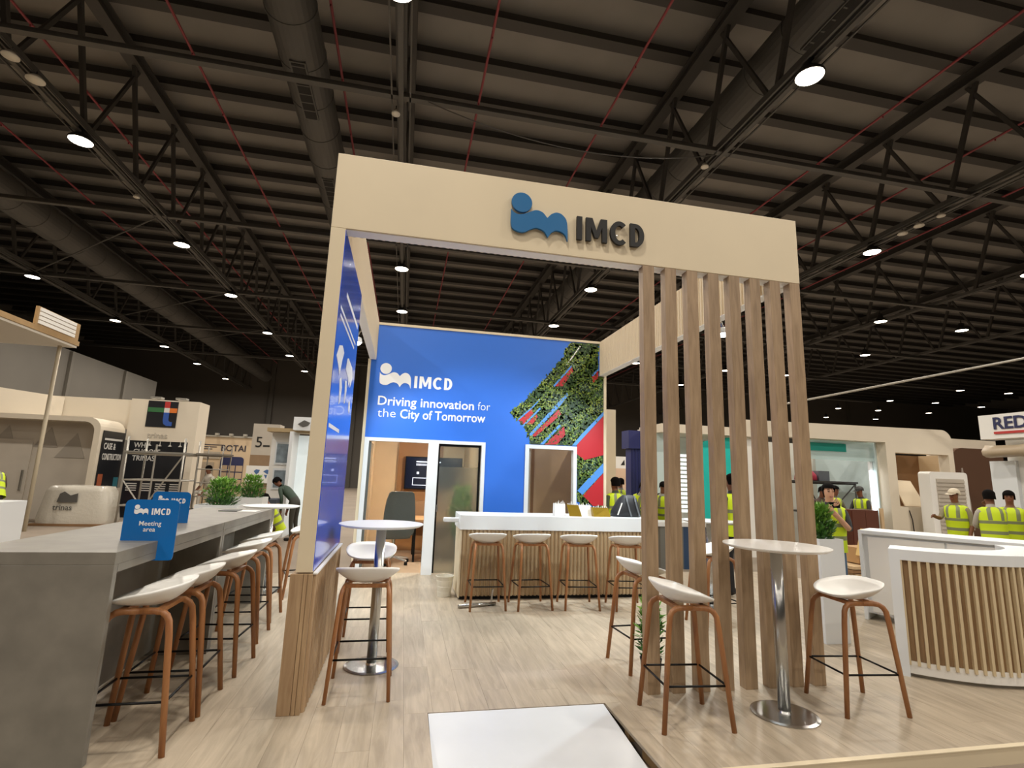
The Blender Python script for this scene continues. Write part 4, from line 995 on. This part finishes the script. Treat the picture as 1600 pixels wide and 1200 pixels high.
MB().box(-.7,-.2,-.28,.28,0,.82).build('grey_front', mat('front_grey','#6f706c',.5), bt)
MB().box(-.2,.45,-.28,.28,0,.82).build('navy_front', mat('front_navy','#2c4668',.5), bt)
MB().box(.45,1.25,-.28,.28,0,.82).build('taupe_front', mat('front_taupe','#736a62',.5), bt)
# middle distance, seen past the printed wall
o = thing('partition_end', 'narrow cream partition end beside the mural', 'partition', (3.75,6.5,HZ))
MB().box(-.1,.1,0,1.6,0,3.2).build('panel', CREAM, o); MB().box(-.11,.11,-.02,0,0,.1).build('shoe', ALU, o)
o = thing('blue_column', 'dark blue square column with a wider box head', 'column', (5.0,8.0,HZ))
NB = mat('column_blue','#2a2f6a',.5)
MB().box(-.12,.16,0,.3,0,2.5).build('shaft', NB, o); MB().box(-.2,.22,-.06,.36,2.48,2.92).build('head', NB, o)
for k in range(3): MB().box(-.10+k*.085,-.06+k*.085,-.012,0,0,2.48).build('rib', mat('column_blue_deep','#20255a',.5), o)
OB = (7.4,14,HZ); pw = thing('shell_booth', 'peach shell-scheme booth with a white name board', 'booth', OB)
MB().box(6.3,9.0,15.2,15.25,HZ,2.2).build('peach_wall', mat('shell_peach','#dcbfa4',.6), pw, origin=OB)
MB().box(6.3,9.0,13.95,14.0,2.02,2.45).build('name_board', WHITEP, pw, origin=OB)
for x in (6.3,6.95,7.6,8.4,9.0): MB().box(x-.03,x+.03,13.95,14.02,HZ,2.05).build('post', ALU, pw, origin=OB)
MB().prism([(7.2,2.14),(7.34,2.34),(7.36,2.14)], 13.94, 13.95, 'y').box(7.42,7.85,13.94,13.95,2.2,2.26).build('board_mark', INK, pw, origin=OB)
# cabinet frame, brown curved wall, wrapped roll, sign beam
o = thing('shutter_cabinet', 'white rounded cabinet with a roller shutter standing by the niche', 'cabinet', (13.6,7.3,HZ), -.1)
MB().prism(rrect(-.55,.55,0,2.2,.08), 0, .35, 'y').build('body', WHITEP, o)
sh = MB().box(-.38,.42,-.02,0,.3,2.02).build('shutter', BOOTHG, o)
for k in range(17): MB().box(-.38,.42,-.035,-.02,.32+k*.1,.38+k*.1).build('slat', BOOTHG, sh)
MB().box(-.5,.6,-.25,0,.22,.28).build('sill', WHITEP, o)
OB = (15.6,8.6,HZ); o = thing('brown_booth', 'dark brown curved booth wall with a pale rounded surround', 'booth', OB)
P = [(15.4,HZ),(15.4,2.45)]+[(15.85-.45*math.cos(R(a)),2.45+.45*math.sin(R(a))) for a in (0,20,40,60,80,90)]+[(17.4,2.9),(17.4,HZ)]
MB().prism(P, 8.6, 8.9, 'y').build('brown_wall', mat('wall_brown','#5a4030',.5), o, origin=OB)
MB().box(15.0,17.6,8.9,9.0,HZ,3.2).build('surround', BOOTHC, o, origin=OB)
MB().prism([(15.6,.5),(15.95,.5),(15.9,1.4),(15.75,2.3),(15.6,1.4)], 8.56, 8.6, 'y').build('film_sheet', mat('film_grey','#a89c90',.2), o, origin=OB)
OB = (12.6,5,HZ); o = thing('sign_beam_booth', 'white booth with a red-underlined sign beam and a wrapped roll', 'booth', OB)
MB().box(12.0,12.4,1.5,5.23,2.76,3.29).build('sign_beam', WHITEP, o, origin=OB)
tl = text('REDA', .36, (11.985,4.95,2.97), mat('ink_navy','#1e2350',.5), o, .01, '-x', .008, 'beam_name', origin=OB)
MB().box(11.97,12.0,3.2,4.93,2.86,2.91).build('underline', mat('bar_red',''), o, origin=OB)
MB().box(12.5,12.6,2.0,5.1,HZ,2.76).build('white_wall', WHITEP, o, origin=OB)
MB().box(12.4,12.5,4.9,5.4,HZ,2.3).build('poster_panel', WHITE, o, origin=OB)
q = MB(); V = []; F = []; rr_ = random.Random(8); L_ = 16
for i in range(L_):
    y = 2.2+i*.2
    for j in range(10):
        a = 2*PI*j/10; r = .16+rr_.uniform(-.025,.03); V.append((12.1+r*math.cos(a), y, 2.5+r*math.sin(a)*.8))
for i in range(L_-1):
    for j in range(10): F.append((i*10+j, i*10+(j+1)%10, (i+1)*10+(j+1)%10, (i+1)*10+j))
F += [tuple(range(9,-1,-1)), tuple((L_-1)*10+j for j in range(10))]
q.add(V, F).build('wrapped_roll', mat('wrap_tan','#b8a68c',.4,bump=.6,bscale=10), o, origin=OB, smooth=True)
MB().box(11.4,12.5,2.0,4.9,.82,.88).build('counter_top', mat('counter_dark','#4a3c30',.5), o, origin=OB)
MB().box(11.5,12.5,2.1,4.8,HZ,.82).build('counter_body', WHITEP, o, origin=OB)
# site clutter
o = scaffold(10.5,12.1,8.75,9.6,1.85,(1.0,1.8), 'dark trestle scaffold inside the pale blue bay', mat('scaffold_black','#3d3a38',.5,.4), .022)
o = thing('tool_box', 'red cloth and grey box lying on the trestle scaffold', 'box', (10.9,9.1,HZ+1.871))
MB().box(.15,.5,-.2,.2,0,.28).build('grey_box', mat('box_grey','#6b7078',.5), o)
MB().lathe([(0,0),(.3,.01),(.28,.16),(.2,.26),(.08,.3),(0,.29)], 12, (-.12,0,0)).build('red_cloth', mat('cloth_red','#b03048',.7,bump=.5,bscale=9), o, smooth=True)
o = thing('brown_cabinet', 'dark brown two-panel cabinet among the workers', 'cabinet', (10.05,6.5,HZ))
BRN = mat('cabinet_brown','#5a2e1e',.45)
MB().box(-.38,.38,0,.5,0,1.2).build('body', BRN, o)
for k in (0,1): MB().box(-.36+k*.37,.0+k*.36,-.015,0,.03,1.17).build('panel', BRN, o)
MB().box(.40,.48,-.05,.0,0,1.25).build('edge_strip', KRAFT, o)
for k, (x, h) in enumerate(((11.35,1.3),(11.6,1.22))):
    q = MB().add([(x-.12,7.6,HZ),(x+.12,7.6,HZ),(x+.14,7.95,h),(x-.1,7.95,h),(x-.12,7.63,HZ),(x+.12,7.63,HZ),(x+.14,7.98,h),(x-.1,7.98,h)],[(0,1,2,3),(4,7,6,5),(0,4,5,1),(2,6,7,3),(1,5,6,2),(0,3,7,4)]).build('loose_plank', PLY)
    tag(q, ('pale loose plank leaning on the booth pier', 'shorter loose plank leaning beside the taller one')[k], 'plank')
for k, (dx, dz, w_, lab) in enumerate(((0,0,.5,'open cardboard box on top of the stacked boards'),)):
    o = thing('cardboard_box', lab, 'box', (7.95,4.6,HZ+.34))
    MB().box(-w_/2,w_/2,-.2,.2,0,.28).build('carton', mat('carton','#b08a5c',.7), o)
    MB().add([(-w_/2,-.2,.28),(w_/2,-.2,.28),(w_/2,-.36,.36),(-w_/2,-.36,.36)],[(0,1,2,3)]).build('flap', mat('carton',''), o)
    MB().bar((-.3,-.25,.15),(-.1,-.2,.62),.09,.02).build('timber_offcut', mat('offcut','#c9a868',.6), o)
o = thing('board_stack', 'stack of brown boards on the hall floor behind the fern planter', 'boards', (7.95,4.6,HZ))
for k in range(5): MB().box(-.6+.03*(k%3),.6-.04*(k%2),-.4,.4,.01+k*.065,.06+k*.065).build('board', KRAFTD if k % 2 else KRAFT, o)

# ================================================================ PEOPLE
def person(label, loc, rz, pose='stand', arms='down', bend=0.0, shirt='#3c4a3c', pants='#3a3f4a', skin=SKIN1, vest=True, head='hair', scale=1.0, face=False, sleeves=False, haircol=HAIR, look=0.0):
    t = thing('person', label, 'person', loc, rz, None); t.scale = (scale,)*3
    SH = mat('shirt_'+shirt.strip('#'), shirt, .7); PA = mat('pants_'+pants.strip('#'), pants, .75); SO = mat('shoe_dark', '#22201f', .6)
    J = {}; E_ = []; Rd = {}; Rg = {}
    def j(n, p, r, reg): J[n] = Vector(p); Rd[n] = r if isinstance(r, tuple) else (r,r); Rg[n] = reg
    pz = {'stand': .95, 'sit': .55, 'crouch': .42}[pose]
    def up(p):                       # torso point, bent about the pelvis
        v = Vector(p) - Vector((0,0,.95)); v = Matrix.Rotation(-bend,3,'X') @ v; return v + Vector((0,0,pz))
    def hd(p):
        v = Vector(p) - Vector((0,0,1.5)); v = Matrix.Rotation(look,3,'X') @ v; return up(v + Vector((0,0,1.5)))
    j('pelvis', up((0,0,.95)), (.145,.11), 'shirt'); j('belly', up((0,0,1.1)), (.14,.105), 'shirt'); j('chest', up((0,0,1.3)), (.16,.115), 'shirt'); j('collar', up((0,-.005,1.43)), (.10,.075), 'shirt')
    j('neck', hd((0,.0,1.50)), .052, 'skin'); j('jaw', hd((0,.025,1.575)), (.062,.072), 'skin'); j('skull', hd((0,.01,1.655)), (.074,.09), 'skin'); j('crown', hd((0,.0,1.715)), (.055,.065), 'skin')
    E_ += [('pelvis','belly'),('belly','chest'),('chest','collar'),('collar','neck'),('neck','jaw'),('jaw','skull'),('skull','crown')]
    for s_, S_ in ((-1,'l'),(1,'r')):
        sh = (s_*.175,0,1.40)
        el, wr = {'down': ((s_*.22,-.02,1.13),(s_*.22,.06,.89)), 'forward': ((s_*.22,.1,1.15),(s_*.14,.34,1.12)),
                  'phone': ((s_*.22,.12,1.16),(s_*.06,.24,1.42)) if s_ > 0 else ((s_*.2,.12,1.13),(s_*-.02,.26,1.36)),
                  'point': ((s_*.22,.12,1.2),(s_*.16,.38,1.25)) if s_ > 0 else ((s_*.22,-.02,1.13),(s_*.2,.08,.9)),
                  'chin': ((s_*.22,.14,1.12),(s_*.08,.2,1.42)) if s_ > 0 else ((s_*.22,.1,1.12),(s_*.0,.22,1.1)),
                  'work': ((s_*.24,.12,1.16),(s_*.16,.36,1.02))}[arms]
        j('sh'+S_, up(sh), .062, 'shirt'); j('el'+S_, up(el), .043, 'shirt'); j('wr'+S_, up(wr), .03, 'sleeve' if sleeves else 'skin')
        d = (Vector(wr)-Vector(el)).normalized(); sd = d.cross(Vector((0,1,.3))).normalized(); nm = d.cross(sd)
        pal = Vector(wr)+d*.07; j('pm'+S_, up(pal), (.034,.018), 'skin')
        E_ += [('chest','sh'+S_),('sh'+S_,'el'+S_),('el'+S_,'wr'+S_),('wr'+S_,'pm'+S_)]
        for k in range(4):
            b = pal + sd*((k-1.5)*.021) + d*.03; m_ = b + d*(.032+.006*(1.5-abs(k-1.5))) + nm*.008; e = m_ + d*.02 + nm*.02
            for nme, p, r in (('b',b,.0095),('m',m_,.009),('e',e,.0075)): j('f%s%d%s' % (nme,k,S_), up(p), r, 'skin')
            E_ += [('pm'+S_,'fb%d%s' % (k,S_)),('fb%d%s' % (k,S_),'fm%d%s' % (k,S_)),('fm%d%s' % (k,S_),'fe%d%s' % (k,S_))]
        tb_ = Vector(wr)+d*.035+sd*-.035; te = tb_+d*.035-sd*.012+nm*.015
        j('tb'+S_, up(tb_), .011, 'skin'); j('te'+S_, up(te), .009, 'skin'); E_ += [('wr'+S_,'tb'+S_),('tb'+S_,'te'+S_)]
        hp = Vector((s_*.095,0,pz-.04))
        if pose == 'stand': kn, an, to = (s_*.105,.02,.50), (s_*.11,-.02,.09), (s_*.125,.15,.035)
        elif pose == 'sit': kn, an, to = (s_*.12,.42,.55), (s_*.12,.44,.12), (s_*.13,.6,.06)
        else: kn, an, to = (s_*.14,.36,.46), (s_*.12,.02,.09), (s_*.14,.18,.035)
        j('hp'+S_, hp, .088, 'pants'); j('kn'+S_, kn, .06, 'pants'); j('an'+S_, an, .042, 'pants'); j('he'+S_, (an[0],an[1]-.03,.045), .042, 'shoe'); j('to'+S_, to, (.042,.034), 'shoe')
        E_ += [('pelvis','hp'+S_),('hp'+S_,'kn'+S_),('kn'+S_,'an'+S_),('an'+S_,'he'+S_),('he'+S_,'to'+S_)]
    names = list(J); ix = {n_: i for i, n_ in enumerate(names)}
    me = bpy.data.meshes.new('sk'); me.from_pydata([J[n_] for n_ in names], [(ix[a],ix[b]) for a,b in E_], []); ob = bpy.data.objects.new('sk', me); COL.objects.link(ob)
    sk = ob.modifiers.new('skin','SKIN'); sk.use_smooth_shade = True
    sv = me.skin_vertices[0].data
    for i, n_ in enumerate(names): sv[i].radius = Rd[n_]; sv[i].use_root = (n_ == 'pelvis')
    ss = ob.modifiers.new('sub','SUBSURF'); ss.levels = 1; ss.render_levels = 1
    bpy.context.view_layer.update()
    bm_ = bpy.data.meshes.new_from_object(ob.evaluated_get(bpy.context.evaluated_depsgraph_get()))
    bpy.data.objects.remove(ob); bpy.data.meshes.remove(me)
    bm_.materials.clear()
    for m_ in (SH, skin, PA, SO): bm_.materials.append(m_)
    idx = {'shirt':0,'sleeve':0,'skin':1,'pants':2,'shoe':3}
    segs = [(J[a],J[b],Rg[b] if Rg[a] != 'skin' or Rg[b] != 'skin' else 'skin', max(Rd[a][0],Rd[b][0])) for a,b in E_]
    nose = hd((0,.10,1.615)); fdir = (hd((0,.2,1.615))-nose).normalized()
    for v in bm_.vertices:
        d_ = (v.co-nose).length
        if d_ < .035: v.co += fdir*.016*(1-d_/.035)
    cl = []
    for p in bm_.polygons:
        best = None
        for a, b, g, rr in segs:
            ab_ = b-a; t_ = max(0, min(1, (p.center-a).dot(ab_)/max(1e-9, ab_.length_squared))); dd = (p.center-(a+ab_*t_)).length/rr
            if best is None or dd < best[0]: best = (dd, g)
        cl.append(idx[best[1]])
    bm_.polygons.foreach_set('material_index', cl); bm_.polygons.foreach_set('use_smooth', [True]*len(cl)); bm_.name = 'body'
    bo = bpy.data.objects.new('body', bm_); COL.objects.link(bo); bo.parent = t
    if vest:
        rings = [(.84,.188,.142),(.99,.185,.140),(1.0,.186,.141),(1.055,.186,.141),(1.06,.186,.141),(1.17,.19,.143),(1.175,.191,.144),(1.225,.192,.144),(1.23,.192,.144),(1.34,.20,.14),(1.42,.19,.115),(1.455,.12,.085)]
        q = MB(); nn = 20; V = []; F = []; M_ = []
        for z, a, b in rings:
            for k in range(nn):
                w_ = 2*PI*k/nn; V.append(tuple(up((math.cos(w_)*a, math.sin(w_)*b, z))))
        for i in range(len(rings)-1):
            for k in range(nn): q.f.append((i*nn+k,i*nn+(k+1)%nn,(i+1)*nn+(k+1)%nn,(i+1)*nn+k)); q.m.append(1 if i in (2,6) or (i > 7 and k in (3,6,13,16)) else 0)
        q.v = V; q.build('vest', [LIME, STRIPE], t, smooth=True)
    # hair or headgear on the skull
    def dome(zc, a, b, h, low, mname, mt_):
        q = MB(); V = []; nn = 18; F = []; st = 6
        for i in range(st+1):
            ph = R(90*i/st)
            for k in range(nn):
                w_ = 2*PI*k/nn; lowz = low if math.sin(w_) < .25 else .0
                V.append(tuple(hd((math.cos(w_)*a*math.cos(ph), -.004+math.sin(w_)*b*math.cos(ph), zc + h*math.sin(ph) - (lowz if i == 0 else 0)))))
        for i in range(st):
            for k in range(nn): F.append((i*nn+k,i*nn+(k+1)%nn,(i+1)*nn+(k+1)%nn,(i+1)*nn+k))
        q.add(V, F).build(mname, mt_, t, smooth=True)
    if head == 'hair': dome(1.672, .086, .104, .088, .085, 'hair', haircol)
    elif head == 'tied':
        dome(1.69, .082, .1, .07, .05, 'hair', haircol)
        MB().tube([tuple(hd(p)) for p in ((0,-.1,1.64),(0,-.13,1.62),(0,-.13,1.55))], [.03,.04,.02], 10).build('hair_bun', haircol, t, smooth=True)
    else:
        cm = mat('cap_'+head.strip('#'), head, .6); dome(1.675, .09, .108, .09, .03, 'cap', cm)
        MB().add([tuple(hd(p)) for p in ((-.075,.07,1.672),(.075,.07,1.672),(.06,.175,1.655),(-.06,.175,1.655),(-.075,.07,1.664),(.075,.07,1.664),(.06,.175,1.647),(-.06,.175,1.647))],[(0,1,2,3),(7,6,5,4),(0,4,5,1),(1,5,6,2),(2,6,7,3),(3,7,4,0)]).build('visor', cm, t)
    if face:
        for s_ in (-1,1):
            MB().tube([tuple(hd((s_*.030-.012,.0935,1.645))),tuple(hd((s_*.030+.012,.0935,1.645)))], .006, 6).build('eye', HAIR, t)
            MB().tube([tuple(hd((s_*.032-.018,.0955,1.665))),tuple(hd((s_*.032+.018,.0935,1.666)))], .004, 6).build('eyebrow', HAIR, t)
        MB().tube([tuple(hd((-.022,.094,1.575))),tuple(hd((0,.1,1.573))),tuple(hd((.022,.094,1.575)))], .006, 6).build('mouth', mat('lips','#8a4a44',.5), t)
    return t, up
# the woman filming by the planter
wm, upw = person('woman in lime vest and jeans filming with a raised phone', (5.25,2.35,HZ), PI*.86, 'stand', 'phone', .03, '#2a2c30', '#5d7796', SKIN2, True, 'tied', 1.0, True)
ph = thing('phone', 'dark phone held up by the woman in jeans', 'phone', (5.25,2.35,HZ), PI*.86)
MB().box(-.04,.10,.29,.30,1.43,1.505).build('case', BLACK, ph, bevel=.004); MB().lathe([(.012,0),(.012,.004)], 10, (.08,.0,0)).build('lens', BLACK, ph).location = (0,.30,1.48)
W = [ # label, loc, facing, pose, arms, bend, shirt, pants, head, face
 ('bearded worker in a pale cap and camouflage trousers pointing ahead', (9.55,4.0), PI*.55, 'stand','point',.05,'#8a8266','#57564a','#c9bda6',True),
 ('worker in a striped lime vest seen from behind at the sign beam booth', (9.4,3.3), -.5, 'stand','chin',.05,'#a8a296','#6a625c','hair',False),
 ('worker in a lime vest talking, half hidden behind the worker seen from behind', (10.1,3.5), PI*.7, 'stand','down',.05,'#7d5a44','#4a4038','hair',True),
 ('person in a dark green top with a hand at the chin by the sign beam', (10.35,3.0), PI*.6, 'stand','chin',.1,'#1f2a26','#2c2c30','hair',True),
 ('seated worker bent beside the brown cabinet', (9.35,7.1), PI*.9, 'stand','work',.35,'#4a3830','#3a3632','hair',False),
 ('worker in a lime vest standing behind the brown cabinet', (10.15,7.5), PI*1.05, 'stand','work',.1,'#5f5a48','#6a6350','hair',True),
 ('worker in a dark cap and lime vest at the brown cabinet', (10.85,7.3), PI*.55, 'stand','work',.15,'#2c2a28','#4a463e','#2e2d2b',False),
 ('dark-haired worker standing close behind the backpack', (3.35,5.35), .3, 'stand','down',.0,'#3f4a32','#3c3c40','hair',False),
 ('slim worker in a lime vest in front of the peach booth', (4.9,9.6), PI*.8, 'stand','down',.0,'#7a5a40','#4a4440','hair',False),
 ('worker with a grey sleeve and lime vest before the peach booth', (5.0,8.9), .4, 'stand','down',.0,'#8a8a86','#55504a','hair',False),
 ('worker in a lime vest stooping over the low counter, beside the light wall', (4.55,6.95), PI, 'stand','work',.45,'#a8aaa4','#2a2c34','hair',False),
 ('worker with dark hair stooping between two oak posts at the low counter', (5.15,7.0), PI*.9, 'stand','work',.4,'#b8b8b4','#33343a','hair',False),
 ('worker in a lettered lime vest standing upright behind the oak posts', (4.3,3.15), .3, 'stand','down',.0,'#2a2a2e','#1c1c20','hair',False),
 ('worker in a lime vest leaning by the white pedestal', (-9.35,9.7), PI*.3, 'stand','work',.5,'#4a3a30','#3a3430','hair',False),
 ('man in a pale shirt sitting on the ladder scaffold', (-6.28,13.55), PI*.8, 'sit','work',.2,'#c9c2b4','#b8b2a6','hair',False),
 ('worker in dark green bending over the work bench', (-3.1,9.75), PI*.4, 'stand','work',.9,'#34463a','#3a3a34','hair',False),
 ('crouching worker in a lime vest under the work bench end', (-3.25,8.8), PI*.6, 'crouch','work',.5,'#6a4a34','#5a4434','hair',False)]
for k, (lab, xy, rz, pose, arms, bend, sh, pa, hdw, fc) in enumerate(W):
    z = 0.0 if (PX0 < xy[0] < PX1 and PY0 < xy[1] < PY1) else HZ
    if 'scaffold' in lab: z = HZ+.38
    v = not any(w_ in lab for w_ in ('dark green', 'pale shirt', 'seated'))
    person(lab, (xy[0],xy[1],z), rz, pose, arms, bend, sh, pa, SKIN1, v, hdw, 1.0, fc, k in (1,3,9,15))
